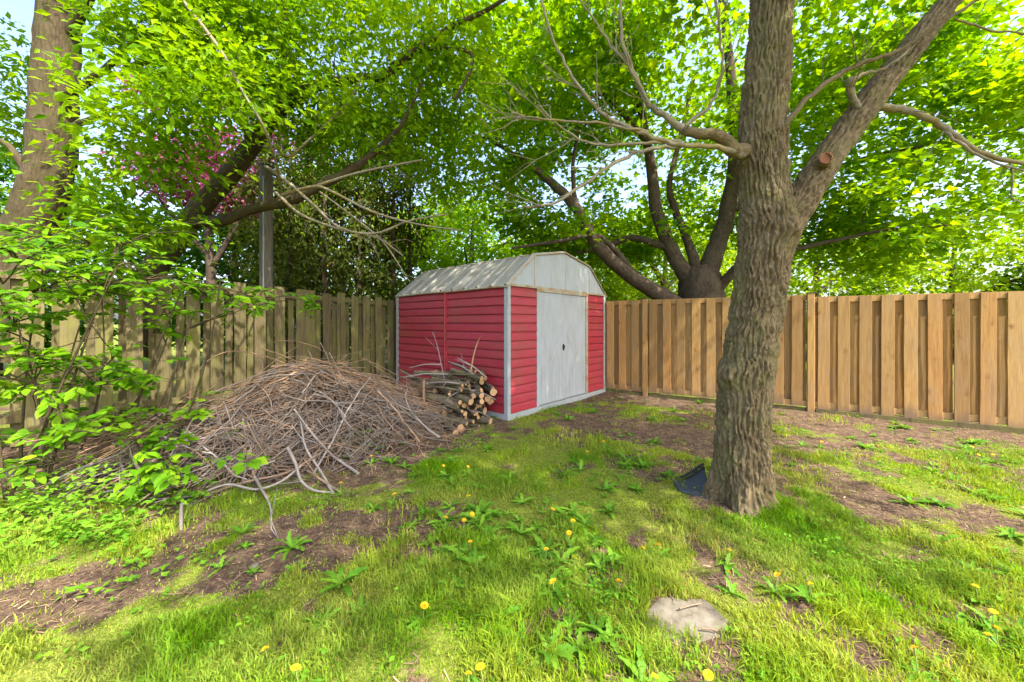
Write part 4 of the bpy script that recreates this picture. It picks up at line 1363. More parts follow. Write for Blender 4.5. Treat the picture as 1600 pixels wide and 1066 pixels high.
tips = np.vstack([in_ell(150, px(540, 100, 5.6), (2.3, 1.3, 1.25), 0.1), in_ell(50, px(330, 50, 4.7), (1.15, 0.8, 0.7), 0.1),
                  in_ell(16, px(250, 150, 3.9), (0.8, 0.4, 0.35), 0.1), in_ell(34, px(560, 225, 5.7), (1.2, 0.8, 0.5)), in_ell(26, px(700, 250, 7.0), (0.9, 0.7, 0.9)), in_ell(14, px(215, 260, 4.4), (0.7, 0.25, 0.5)), in_ell(13, px(190, 345, 4.4), (0.5, 0.3, 0.4)), in_ell(8, px(300, 200, 4.5), (0.5, 0.3, 0.35)), in_ell(16, px(340, 120, 4.3), (0.75, 0.3, 0.4)), in_ell(6, px(185, 180, 4.3), (0.25, 0.2, 0.4)), in_ell(70, px(480, -80, 5.5), (2.6, 1.4, 0.9)),
                  in_ell(30, px(690, 140, 6.0), (0.8, 0.8, 0.9))])
tree('leaning_tree', 'leaning tree with long limbs reaching right over the brush heap', 'tree', [px_limb(L) for L in B_l], tips, M['bark_tan'], M['leaf_elder'], 'lance', 0.11, 80,
     (0.24, 0.24, 0.13), None, 0.55, 0.55, 0.005, px(215, 505, 5.9) * [1, 1, 0], 0.58, nodes_min=2.2)
# dead bare twigs hanging off that limb
dead = empty('dead_branch', px(440, 300, 5.0))
tag(dead, 'bare dead branch with lichen hanging from the leaning tree over the fence', 'branch')
o0 = px(440, 300, 5.0)
for L in [[(440, 305, 7, 5.2), (490, 292, 6, 5.0), (520, 300, 5, 4.8), (580, 330, 4, 4.7), (650, 350, 3, 4.6), (720, 360, 2, 4.6)],
          [(415, 260, 7, 5.3), (450, 285, 6, 5.1), (490, 320, 5, 4.9), (530, 355, 4, 4.8), (585, 365, 4, 4.7), (640, 345, 3, 4.7), (700, 335, 2, 4.7)],
          [(430, 300, 6, 5.2), (470, 335, 5, 5.0), (530, 358, 4, 4.9), (590, 372, 3, 4.8), (630, 400, 2, 4.8)],
          [(490, 292, 5, 5.0), (560, 270, 4, 4.9), (660, 250, 2.5, 4.8)],
          [(500, 300, 4, 5.0), (560, 345, 3, 4.9), (600, 380, 2.5, 4.8), (640, 440, 1.5, 4.8)],
          [(455, 245, 5, 5.3), (520, 185, 4, 5.1), (550, 150, 3, 5.0), (568, 115, 2, 5.0)],
          [(285, 0, 7, 3.8), (320, 45, 7, 3.8), (352, 90, 6, 3.8), (380, 145, 5, 3.9), (410, 195, 5, 4.0), (430, 250, 4, 4.4), (440, 300, 3, 5.0)]]:
    P, r = px_limb(L)
    q = smooth(np.column_stack([P - o0, r]), 5)
    mb = MB(); tube(mb, q[:, :3], np.maximum(q[:, 3], 0.003), 6, wob=0.05)
    for z_ in range(7):
        i0 = rng.integers(3, len(q) - 1); d = norm(norm(q[i0, :3] - q[i0 - 1, :3]) + rng.normal(0, 0.6, 3))
        s_ = q[i0, :3] + d * np.linspace(0, rng.uniform(0.15, 0.5), 5)[:, None] + np.cumsum(rng.normal(0, 0.015, (5, 3)), 0)
        tube(mb, s_, np.linspace(0.004, 0.0015, 5), 4)
    obj('twig', mb, M['bark_twig'], dead, True)

# ---- purple-leaved tree beyond the fence
Zp = 9.5
tips = np.vstack([in_ell(95, px(335, 270, Zp), (1.35, 1.0, 1.2), 0.1), in_ell(18, px(250, 270, Zp), (0.8, 0.7, 0.6)), in_ell(12, px(415, 215, Zp), (0.5, 0.5, 0.7)), in_ell(12, px(240, 145, Zp), (0.7, 0.5, 0.4))])
tree('purple_plum_tree', 'pink and purple leaved tree beyond the weathered fence', 'tree', [px_limb([(330, 520, 20, Zp), (330, 440, 17, Zp), (325, 360, 13, Zp), (320, 280, 9, Zp), (310, 180, 4, Zp)]), px_limb([(330, 420, 12, Zp), (380, 330, 8, Zp), (410, 230, 4, Zp)]), px_limb([(328, 400, 10, Zp), (270, 340, 7, Zp), (230, 280, 4, Zp)])],
     tips, M['bark_dark'], M['leaf_plum'], 'quad', 0.1, 110, (0.22, 0.22, 0.18), None, 0.9, 0.1, 0.005, px(330, 505, Zp) * [1, 1, 0], 0.55, nodes_min=2.0)

# ---- row of cedars behind the left fence
CN = ['nearest', 'second', 'third', 'fourth', 'fifth', 'sixth', 'seventh', 'eighth', 'farthest']
for k, (x, Zc, hh) in enumerate([(420, 8.2, 4.2), (452, 8.6, 3.9), (480, 9.2, 4.6), (506, 9.0, 4.3), (534, 9.5, 5.0), (560, 9.3, 4.4), (588, 9.9, 4.9), (614, 9.7, 4.3), (640, 10.2, 4.8)]):
    b = px(x, 505, Zc) * [1, 1, 0]
    hh = hh + rng.uniform(1.0, 2.2)
    P = np.array([b, b + [0.03, 0, 1.5], b + [0.0, 0.02, 3.0], b + [0.02, 0, hh + 0.6]])
    n = 105
    zz = rng.random(n) ** 0.8 * (hh - 0.4) + 0.5
    rad = 0.8 * (1 - 0.55 * zz / hh) * rng.uniform(0.35, 1.15, n)
    a = rng.uniform(0, 6.28, n)
    tips = b + np.stack([rad * np.cos(a), rad * np.sin(a), zz], -1)
    tree('cedar_tree', 'dark cedar in the screening row behind the weathered fence, %s from the grey pole' % CN[k], 'tree', [(P, np.array([0.085, 0.075, 0.055, 0.012]))], tips, M['bark_cedar'], M['leaf_cedar'], 'spray', 0.14, 24,
         (0.13, 0.13, 0.16), 'cedars screening the weathered fence', 0.9, 0.8, 0.004, b, 0.5, nodes_min=0.4, rmax=0.014, seg=10)

# ---- trees farther away
far_list = [
    (-9.5, 12.5, 5.5, 2.6, 'leaf_deep', 'dark green leafy tree standing beyond the purple tree'),
    (-6.3, 13.0, 6.5, 2.6, 'leaf_far', 'light green tree rising behind the cedar row near the utility pole'),
    (-1.6, 14.5, 6.2, 2.9, 'leaf_maple', 'mid green tree seen above the shed roof between cedars and maple'),
    (2.2, 17.0, 5.5, 3.0, 'leaf_far', 'light green tree seen past the maple limbs above the shed gable'),
    (6.5, 15.5, 5.8, 3.0, 'leaf_far', 'pale green tree behind the fork of the maple trunk'),
    (12.5, 15.0, 5.2, 3.2, 'leaf_far', 'bright yellow-green tree above the middle post of the cedar fence'),
    (17.5, 14.5, 5.5, 3.2, 'leaf_far', 'bright yellow-green tree above the far end of the cedar fence'),
    (20.0, 11.0, 5.5, 3.0, 'leaf_deep', 'deep green tree beyond the end of the cedar fence'),
    (10.0, 21.0, 8.5, 4.5, 'leaf_far', 'tall pale tree rising far behind the cedar fence'),
    (-13.5, 9.5, 6.0, 2.8, 'leaf_deep', 'deep green tree far behind the old leaning trunk'),
    (-3.5, 20.0, 7.5, 3.8, 'leaf_deep', 'tall deep green tree far behind the shed'),
]
for X, Y, hh, rad, lm, lab in far_list:
    b = np.array([X, Y, 0])
    P = np.array([b, b + [0.1, 0, hh * 0.3], b + [0.0, 0.1, hh * 0.6], b + [0.1, 0, hh * 0.95]])
    lb = [(P, np.array([0.2, 0.16, 0.11, 0.03]))]
    for q in range(5):
        a = q * 1.26 + rng.uniform(-0.4, 0.4); z0 = hh * rng.uniform(0.25, 0.55)
        e = b + [math.cos(a) * rad * 0.7, math.sin(a) * rad * 0.7, z0 + hh * 0.25]
        lb.append((np.array([b + [0.03, 0, z0], b * 0.5 + e * 0.5 + [0, 0, z0 * 0.45], e]) if False else np.array([b + [0.03, 0, z0], (b + [0, 0, z0] + e) / 2 + [0, 0, 0.2], e]), np.array([0.08, 0.055, 0.02])))
    n = 150
    tips = np.vstack([in_ell(n, b + [0, 0, hh * 0.58], (rad, rad, hh * 0.48), 0.35), in_ell(24, b + [0, 0, 1.1], (rad * 0.8, rad * 0.8, 0.7))])
    tree('background_tree', lab, 'tree', lb, tips, M['bark_dark'], M[lm], 'quad', 0.2, 75, (0.42, 0.42, 0.24), 'trees beyond the fences', 0.7, 0.25, 0.008, b, 0.55, nodes_min=0.8, seg=8)

# ---- pole and lattice behind the left fence
mb = MB()
c0 = px(416, 505, 6.35) * [1, 1, 0]
tube(mb, np.array([[0, 0, -0.2], [0.003, 0, 1.4], [0, 0, 2.8], [0, 0, 4.1]]), [0.105, 0.102, 0.1, 0.098], 18, cap=True)
t = NT('grey_pole')
n = t.noise(t.mapped(t.attr('bark').outputs['Vector'], (1, 1, 0.06)), 60, 5)
M['pole'] = t.finish(t.ramp(n, [(0.3, (0.08, 0.068, 0.055)), (0.6, (0.17, 0.15, 0.125)), (0.8, (0.24, 0.215, 0.185))]), 0.9, 0.15, n, 0.4, 0.006)
po = empty('utility_pole', c0)
obj('shaft', mb, M['pole'], po, True)
mb = MB(); tube(mb, np.array([[0.02, -0.105, 0.3], [0.02, -0.105, 1.5], [0.02, -0.102, 3.9]]), 0.012, 6, cap=True); obj('conduit', mb, M['metal_trim'], po, True)
mb = MB(); box(mb, (-0.1, -0.1, 4.1), (0.1, 0.1, 4.12), 0.04); obj('top_cap', mb, M['dark'], po)
tag(po, 'plain grey wooden pole standing just behind the weathered fence', 'pole')

la0 = px(596, 505, 10.6) * [1, 1, 0]
lat = empty('lattice_screen', la0, RL)
tag(lat, 'white lattice screen glimpsed through gaps of the weathered fence', 'screen')
for sg in (1, -1):
    for q in range(-8, 24):
        x0 = q * 0.13
        ends = [(x0, 0.3), (x0 + sg * 1.2, 1.5)]
        mb = MB()
        tube(mb, np.array([[ends[0][0], 0.008 * sg, ends[0][1]], [sum(e[0] for e in ends) / 2, 0.008 * sg, 0.9], [ends[1][0], 0.008 * sg, ends[1][1]]]), 0.016, 4)
        obj('slat', mb, M['white_paint'], lat)
for z0 in (0.24, 1.48):
    mb = MB(); box(mb, (-2.3, -0.03, z0), (4.3, 0.03, z0 + 0.07)); obj('rail', mb, M['white_paint'], lat)
for x in (-2.3, -0.1, 2.1, 4.2):
    mb = MB(); box(mb, (x, -0.04, -0.1), (x + 0.09, 0.04, 1.6), 0.004); obj('post', mb, M['white_paint'], lat)

# ------------------------------------------------------------------ leafy shrub at the left
shr = empty('leafy_shrub', (-3.3, 2.9, 0))
so = np.array([-3.3, 2.9, 0])
tag(shr, 'bright green leafy shrub with arching stems before the weathered fence', 'shrub')
stems = MB()
leafP, leafD, leafN = [], [], []


def leafy_twig(p0, p1, nl, r=0.006):
    k = 6
    u = np.linspace(0, 1, k)[:, None]
    L = np.linalg.norm(p1 - p0)
    pts = p0 * (1 - u) + p1 * u + np.array([0, 0, 0.1 * L]) * np.sin(np.pi * u) + rng.normal(0, 0.01, (k, 3)) * np.sin(np.pi * u)
    tube(stems, pts - so, np.linspace(r, r * 0.35, k), 5, 0.5)
    for q in range(nl):
        f = rng.uniform(0.25, 1.0) * (k - 1)
        i0 = min(int(f), k - 2)
        c = pts[i0] + (pts[i0 + 1] - pts[i0]) * (f - i0)
        d = norm(pts[i0 + 1] - pts[i0])
        sdv = norm(np.cross(d, [0, 0, 1.0])) * rng.choice([-1, 1])
        pd = norm(sdv + d * 0.6 + rng.normal(0, 0.25, 3))
        pl_ = rng.uniform(0.05, 0.1)
        e = c + pd * pl_
        tube(stems, np.array([c, (c + e) / 2 + [0, 0, 0.006], e]) - so, [0.0018, 0.0014, 0.001], 3, 0.9)
        sp = norm(np.cross(pd, [0, 0, 1.0]))
        for off, dv in ((1.0, pd), (0.55, norm(pd * 0.5 + sp)), (0.55, norm(pd * 0.5 - sp))):
            leafP.append(c + pd * pl_ * off); leafD.append(dv + np.array([0, 0, -0.25])); leafN.append(norm(np.array([0.1, -0.35, 1.0]) + rng.normal(0, 0.3, 3)))


clumps = [  # (pixel x, pixel y, distance, spread x, y, z, twigs)
    (60, 520, 3.3, 0.5, 0.3, 0.28, 26), (60, 600, 3.0, 0.4, 0.25, 0.2, 20), (150, 590, 3.4, 0.3, 0.3, 0.14, 16), (215, 655, 3.3, 0.3, 0.25, 0.12, 14),
    (150, 440, 3.5, 0.55, 0.3, 0.2, 24), (230, 440, 3.6, 0.5, 0.25, 0.16, 20), (330, 470, 3.9, 0.45, 0.25, 0.16, 14), (90, 690, 2.9, 0.4, 0.3, 0.14, 14), (240, 720, 3.0, 0.28, 0.2, 0.12, 12),
    (30, 420, 3.0, 0.35, 0.25, 0.2, 14), (260, 500, 3.9, 0.2, 0.15, 0.15, 6), (480, 470, 5.4, 0.2, 0.1, 0.2, 4), (40, 370, 3.4, 0.35, 0.25, 0.12, 8), (200, 380, 3.7, 0.5, 0.25, 0.15, 14)]
bases = [gpx(30, 760), gpx(110, 740), gpx(190, 735), gpx(70, 775), gpx(250, 745), gpx(10, 790)]
main = []
for b in bases:
    for q in range(2):
        top = np.array([b[0] + rng.uniform(-0.3, 0.5), b[1] + rng.uniform(-0.1, 0.5), rng.uniform(1.3, 2.0)])
        u = np.linspace(0, 1, 9)[:, None]
        pts = b * (1 - u) + top * u + np.array([rng.uniform(-0.15, 0.15), 0.05, 0.0]) * np.sin(np.pi * u)
        tube(stems, pts - so, np.linspace(0.013, 0.005, 9), 6, 0.3)
        main.append(pts[2:])
main = np.vstack(main)
for x, y, Z, sx, sy, sz, nt in clumps:
    c = px(x, y, Z)
    hubs = []
    for q in range(3):
        h = c + rng.normal(0, 1, 3) * np.array([sx, sy, sz]) * 0.5
        i0 = int(np.argmin(np.linalg.norm(main - h, axis=1) + 0.4 * np.maximum(0, main[:, 2] - h[2])))
        u = np.linspace(0, 1, 6)[:, None]
        seg_ = main[i0] * (1 - u) + h * u + np.array([0, 0, 0.08]) * np.sin(np.pi * u)
        tube(stems, seg_ - so, np.linspace(0.008, 0.005, 6), 5, 0.4)
        hubs.append(h)
    for q in range(nt):
        e = c + rng.normal(0, 1, 3) * np.array([sx, sy, sz])
        e[2] = max(e[2], 0.1)
        h = min(hubs, key=lambda h_: np.linalg.norm(h_ - e))
        leafy_twig(h, e, rng.integers(4, 8))
obj('stems', stems, M['bark_tan'], shr, True)
leafP = np.array(leafP); leafD = norm(np.array(leafD)); leafN = np.array(leafN)
fin = np.hypot(leafP[:, 0], leafP[:, 1]) > 1.6
leafP, leafD, leafN = leafP[fin], leafD[fin], leafN[fin]
LF = np.array([(0, 0, 0), (0.18, 0.16, 0.015), (0.42, 0.27, 0.03), (0.7, 0.2, 0.0), (1.0, 0, -0.1), (0.7, -0.2, 0.0), (0.42, -0.27, 0.03), (0.18, -0.16, 0.015), (0.42, 0, -0.015), (0.7, 0, -0.035)])
LFP = np.array([[0, 8, 1], [1, 8, 2], [2, 8, 9], [2, 9, 3], [3, 9, 4], [0, 7, 8], [7, 6, 8], [6, 9, 8], [6, 5, 9], [5, 4, 9]])
leaf_me = []
for q in range(4):
    mb = MB()
    V = LF.copy(); V[:, 1] *= 0.85 + 0.12 * q; V[:, 2] *= 0.6 + 0.5 * q; V[:, 0] += 0.03 * V[:, 1] * (q - 1.5)
    mb.add(V, LFP)
    leaf_me.append(mb.mesh('leaf', M['leaf_shrub_single'], True))
SZ = 0.088
seen = (np.abs(leafP[:, 0] / leafP[:, 1]) < 1.42) & (leafP[:, 1] > 0)
order = np.argsort(np.where(seen, leafP[:, 1], 99))
e1 = leafD; nr = norm(leafN - e1 * (leafN * e1).sum(1, keepdims=True)); e2 = np.cross(nr, e1)
from mathutils import Matrix
for q in order[:300]:
    o = link('leaf', random.choice(leaf_me), shr)
    s_ = SZ * rng.uniform(0.6, 1.35)
    Mx = Matrix(((e1[q][0], e2[q][0], nr[q][0]), (e1[q][1], e2[q][1], nr[q][1]), (e1[q][2], e2[q][2], nr[q][2]))).to_4x4()
    o.matrix_local = Matrix.Translation(Vector(leafP[q] - so)) @ Mx @ Matrix.Diagonal((s_, s_, s_, 1))
rest = order[300:]
mb = MB()
s_ = SZ * rng.uniform(0.7, 1.3, len(rest))
V = (leafP[rest] - so)[:, None] + s_[:, None, None] * (LF[None, :, 0:1] * e1[rest][:, None] + LF[None, :, 1:2] * e2[rest][:, None] + LF[None, :, 2:3] * nr[rest][:, None])
idx = (np.arange(len(rest)) * len(LF))[:, None, None] + LFP[None]
mb.add(V.reshape(-1, 3), idx.reshape(-1, 3), np.repeat(rng.random(len(rest)), len(LF)))
obj('foliage', mb, M['leaf_shrub'], shr, True)['kind'] = 'stuff'

# low leafy cover below the shrub
mb = MB()
cv = []
for x, y, sx, sy, n, hz in [(50, 815, 0.38, 0.15, 420, 0.09), (140, 790, 0.3, 0.16, 380, 0.14), (200, 755, 0.3, 0.15, 260, 0.2), (10, 850, 0.2, 0.12, 200, 0.05), (265, 790, 0.16, 0.1, 120, 0.1), (565, 700, 0.16, 0.12, 120, 0.12), (370, 740, 0.1, 0.1, 30, 0.25), (110, 840, 0.3, 0.08, 260, 0.04), (680, 668, 0.08, 0.05, 50, 0.07), (240, 880, 0.3, 0.05, 40, 0.02), (170, 930, 0.12, 0.05, 24, 0.02)]:
    c = gpx(x, y)
    q = np.array([c[0], c[1], 0]) + rng.normal(0, 1, (n, 3)) * [sx, sy, 0]
    q[:, 2] = gz(q[:, 0], q[:, 1]) + np.abs(rng.normal(0, hz, n)) * np.exp(-((q[:, 0] - c[0]) / (2 * sx)) ** 2) + 0.02
    cv.append(q)
cv = np.vstack(cv)
cv = cv[cv[:, 1] > 1.25]
add_leaves(mb, cv, 0.046, 'maple', 0.35, 0.1, 0.5, 0.25)
tag(obj('ground_cover', mb, M['cover']), 'low green leafy weeds spreading under the shrub', 'weeds', None, 'stuff')

# ------------------------------------------------------------------ grass
def scatter(n, x0, x1, y0, y1):
    return rng.uniform(x0, x1, n), rng.uniform(y0, y1, n)


def outside(X, Y):
    a = (X - SH_C[0]) * SH_U[0] + (Y - SH_C[1]) * SH_U[1]
    b = (X - SH_C[0]) * SH_V[0] + (Y - SH_C[1]) * SH_V[1]
    shed = (a > -0.02) & (a < SH_W + 0.02) & (b > -0.03) & (b < SH_L)
    dR = -((X - FR_A[0]) * FR_N[0] + (Y - FR_A[1]) * FR_N[1])
    dL = -((X - FL_O[0]) * FL_N[0] + (Y - FL_O[1]) * FL_N[1])
    tr = np.hypot(X - TREE[0], Y - TREE[1]) < 0.23
    slab = ell(X, Y, 0.83, 1.74, 0.19, 0.112, 0) < 1.0 + 0.25 * vnoise(np.stack([X, Y, 0 * X], -1) * 14)
    return ~shed & (dR > 0.07) & (dL > 0.07) & ~tr & ~slab


def blades(mb, X, Y, H, Wd, v, lean=0.45):
    n = len(X)
    z = gz(X, Y)
    a = rng.uniform(0, 2 * np.pi, n)
    ld = np.stack([np.cos(a), np.sin(a), np.zeros(n)], -1)
    wv = np.stack([-np.sin(a + rng.normal(0, .5, n)), np.cos(a + rng.normal(0, .5, n)), np.zeros(n)], -1)
    lean_ = np.abs(rng.normal(0, lean, n)) + 0.08
    p0 = np.stack([X, Y, z - 0.004], -1)
    up = np.array([0, 0, 1.0])
    p1 = p0 + (up * 0.55 + ld * (0.3 * lean_)[:, None]) * H[:, None]
    p2 = p0 + (up * np.clip(1 - 0.45 * lean_, 0.25, 1)[:, None] + ld * (1.0 * lean_)[:, None]) * H[:, None]
    w = wv * Wd[:, None] * 0.5
    V = np.stack([p0 - w, p0 + w, p1 + w * 0.8, p1 - w * 0.8, p2], 1)
    b_ = (np.arange(n) * 5)[:, None]
    q4 = b_ + np.array([[0, 1, 2, 3]])
    q3 = b_ + np.array([[3, 2, 4]])
    mb.add(V.reshape(-1, 3), [q4, q3], np.repeat(v, 5))


gm = MB()
for n, y0, y1, xr, h0, wd in [(200000, 1.15, 2.4, 4.2, 0.08, 0.0052), (165000, 2.4, 4.0, 5.9, 0.08, 0.0064), (90000, 4.0, 7.2, 7.5, 0.08, 0.0085)]:
    X, Y = scatter(n, -xr, xr, y0, y1)
    k = np.abs(X) < 1.55 * Y + 0.6
    X, Y = X[k], Y[k]
    b = bare(X, Y)
    k = outside(X, Y) & (rng.random(len(X)) < np.clip(1.1 - 1.08 * b, 0.06, 1))
    X, Y, b = X[k], Y[k], b[k]
    p = np.stack([X, Y, 0 * X], -1)
    tuft = fbm(p * 2.6 + 50, 3)
    lush = np.clip(1.5 - ell(X, Y, 1.75, 2.5, 0.5, 0.25), 0, 1)
    H = h0 * np.clip(0.6 + 1.3 * tuft + 0.5 * lush - 0.4 * b, 0.18, 1.9) * rng.uniform(0.45, 1.25, len(X))
    v = np.clip(0.42 + 0.4 * fbm(p * 1.3 + 80, 2) + rng.normal(0, 0.14, len(X)), 0, 0.78)
    dry = rng.random(len(X)) < 0.1 + 0.3 * b
    v = np.where(dry, rng.uniform(0.86, 1.0, len(X)), v)
    H = np.where(dry, H * 0.6, H)
    blades(gm, X, Y, H, wd * rng.uniform(0.6, 1.3, len(X)), v, 0.55)
tag(obj('grass', gm, M['grass'], None, True), 'patchy green lawn grass', 'grass', None, 'stuff')
# clover and other small broad-leaved weeds mixed into the lawn
cm = MB()
X, Y = scatter(60000, -4.5, 6.0, 1.2, 6.2)
p = np.stack([X, Y, 0 * X], -1)
dens = np.clip(1.6 * fbm(p * 1.5 + 120, 3) + 0.9 * fbm(p * 6 + 7, 2) - 0.1, 0, 1)
k = outside(X, Y) & (rng.random(len(X)) < dens) & (np.abs(X) < 1.5 * Y + 0.4) & (bare(X, Y) < 0.75)
X, Y = X[k], Y[k]
q = np.stack([X, Y, gz(X, Y) + rng.uniform(0.012, 0.055, len(X))], -1)
add_leaves(cm, q, 0.026, 'quad', 0.4, 0.0, 0.4, 0.28)
tag(obj('lawn_weeds', cm, M['cover']), 'small broad-leaved weeds mixed through the lawn', 'weeds', None, 'stuff')
# dry straw, bark chips and leaf litter on the bare soil
lm = MB()
X, Y = scatter(64000, -5.5, 6.5, 1.2, 7.3)
b = bare(X, Y)
k = outside(X, Y) & (rng.random(len(X)) < b ** 1.2) & (np.abs(X) < 1.55 * Y + 0.6)
X, Y = X[k], Y[k]
n = len(X)
a = rng.uniform(0, 6.283, n); L = rng.uniform(0.01, 0.055, n); w = rng.uniform(0.0012, 0.006, n)
z = gz(X, Y) + rng.uniform(0.001, 0.008, n)
d = np.stack([np.cos(a), np.sin(a), rng.normal(0, 0.18, n)], -1); s2 = np.stack([-np.sin(a), np.cos(a), rng.normal(0, 0.3, n)], -1)
c = np.stack([X, Y, z + 0.003], -1)
V = np.stack([c - d * L[:, None] / 2 - s2 * w[:, None] / 2, c + d * L[:, None] / 2 - s2 * w[:, None] / 3, c + d * L[:, None] / 2 + s2 * w[:, None] / 2, c - d * L[:, None] / 2 + s2 * w[:, None] / 2], 1)
lm.add(V.reshape(-1, 3), np.arange(n * 4).reshape(-1, 4), np.repeat(rng.random(n), 4))
M['litter'] = stick_mat('dry_litter', (0.04, 0.026, 0.02), (0.15, 0.095, 0.06), (0.4, 0.28, 0.17))
tag(obj('leaf_litter', lm, M['litter']), 'dry straw and bark chips scattered on the bare soil', 'litter', None, 'stuff')

# ------------------------------------------------------------------ dandelions and other low plants
def dleaf(seed, L=0.13):
    r = np.random.default_rng(seed)
    k = 9
    t = np.linspace(0, 1, k)
    w = 0.0125 * np.sin(np.pi * np.clip(t * 0.85 + 0.12, 0, 1)) ** 0.8
    w = w * np.where(np.arange(k) % 2, 1.25, 0.6) + 0.002
    w[-1] = 0.001
    x = L * t
    rise = r.uniform(0.3, 0.75)
    z = L * (rise * t - (rise * 0.75) * t ** 2.2)
    sw = r.normal(0, 0.12) * L * t ** 2
    V = []
    for q in range(k):
        V += [(x[q], sw[q] - w[q], z[q] + w[q] * 0.35), (x[q], sw[q], z[q]), (x[q], sw[q] + w[q], z[q] + w[q] * 0.35)]
    Q = []
    for q in range(k - 1):
        a_ = q * 3
        Q += [[a_, a_ + 3, a_ + 4, a_ + 1], [a_ + 1, a_ + 4, a_ + 5, a_ + 2]]
    mb = MB(); mb.add(V, np.array(Q))
    return mb.mesh('leaf', M['weed'], True)


dl = [dleaf(s_) for s_ in range(5)]
mb = MB()
for ring, (nr_, r0, r1, z0, z1) in enumerate([(18, 0.004, 0.021, 0.0, 0.003), (14, 0.003, 0.016, 0.004, 0.009), (9, 0.001, 0.01, 0.007, 0.012)]):
    for q in range(nr_):
        a = 2 * math.pi * (q + 0.5 * ring) / nr_; w = 0.14 + 0.04 * ring
        V = [(r0 * math.cos(a), r0 * math.sin(a), z0), (r1 * math.cos(a - w), r1 * math.sin(a - w), z1), (r1 * 1.08 * math.cos(a), r1 * 1.08 * math.sin(a), z1 + 0.001), (r1 * math.cos(a + w), r1 * math.sin(a + w), z1)]
        mb.add(V, np.array([[0, 1, 2, 3]]))
head_me = mb.mesh('flower_head', M['yellow'])
mb = MB(); tube(mb, np.array([[0, 0, 0], [0.004, 0, 0.5], [0, 0, 1.0]]), [0.0022, 0.002, 0.002], 5); stem_me = mb.mesh('stem', M['stalk'], True)


def dandelion(X, Y, nl, size, flower, label, group):
    o = empty('dandelion', (X, Y, float(gz(np.array([X]), np.array([Y]))[0])), rng.uniform(0, 6.28))
    for q in range(nl):
        l = link('leaf', random.choice(dl), o)
        l.rotation_euler = (rng.normal(0, 0.2), rng.uniform(-0.42, 0.12), 2 * math.pi * q / nl + rng.normal(0, 0.25))
        s_ = size * rng.uniform(0.7, 1.25); l.scale = (s_, s_ * rng.uniform(0.9, 1.5), s_)
    if flower:
        h = flower
        tx, ty = rng.normal(0, 0.1), rng.normal(0, 0.1)
        st = link('stem', stem_me, o); st.scale = (1, 1, h); st.rotation_euler = (tx, ty, 0)
        from mathutils import Euler
        hd = link('flower_head', head_me, o)
        hd.location = Euler((tx, ty, 0)).to_matrix() @ Vector((0, 0, h))
        hd.rotation_euler = (tx * 2 + rng.normal(0.25, 0.2), ty * 2, rng.uniform(0, 6)); s_ = rng.uniform(0.55, 0.9); hd.scale = (s_, s_, s_)
    tag(o, label, 'dandelion', group)


FL = [(613, 773), (735, 773), (694, 806), (725, 810), (739, 799), (866, 794), (894, 812), (892, 831), (733, 845), (854, 857), (896, 865), (867, 908), (1014, 858), (1031, 851), (965, 911), (662, 945), (756, 1047), (733, 1061), (1024, 1057), (420, 1018), (466, 1043),
      (1135, 861), (1144, 898), (1212, 902), (1264, 915), (1435, 1021), (1539, 988), (1563, 984), (1548, 955), (1104, 1057), (1527, 919), (580, 714), (532, 755), (670, 726), (694, 729), (729, 730), (1518, 656), (1394, 662), (1283, 691), (1518, 697), (1534, 711), (1552, 710), (942, 690), (917, 706)]
for x, y in FL:
    h = rng.uniform(0.07, 0.11)
    p = gpx(x, y, h)
    dandelion(p[0], p[1], int(rng.integers(5, 9)), rng.uniform(0.45, 0.75), h, 'yellow dandelion in bloom ' + where(p[0], p[1]), 'yellow dandelions in bloom')
# leafy rosettes: the thick patches read off the photograph
patches = [(690, 840, 60, 34, 16), (760, 800, 70, 30, 16), (860, 820, 60, 35, 18), (900, 870, 45, 30, 8), (700, 765, 80, 25, 12), (650, 700, 50, 18, 7), (860, 650, 30, 12, 7), (910, 640, 40, 10, 7), (1040, 640, 60, 10, 6), (1330, 690, 70, 22, 10), (1370, 665, 40, 12, 6),
           (1540, 720, 50, 30, 12), (1560, 960, 50, 60, 12), (1240, 680, 25, 15, 3), (1060, 700, 40, 40, 6), (800, 940, 120, 50, 10), (620, 960, 100, 50, 6), (350, 830, 60, 20, 3), (330, 890, 40, 20, 2), (980, 760, 60, 40, 8), (1400, 830, 80, 40, 5), (870, 1010, 100, 30, 6), (1470, 690, 60, 14, 6), (760, 720, 70, 20, 8), (940, 700, 40, 20, 5)]
for x, y, sx, sy, n in patches:
    for q in range(n):
        yy = max(y + rng.normal(0, sy), 615)
        p = gpx(x + rng.normal(0, sx), yy)
        if not outside(np.array([p[0]]), np.array([p[1]]))[0]: continue
        dandelion(p[0], p[1], int(rng.integers(5, 13)), rng.uniform(0.35, 0.95), 0, 'flowerless green dandelion rosette ' + where(p[0], p[1]), 'dandelion rosettes without flowers')

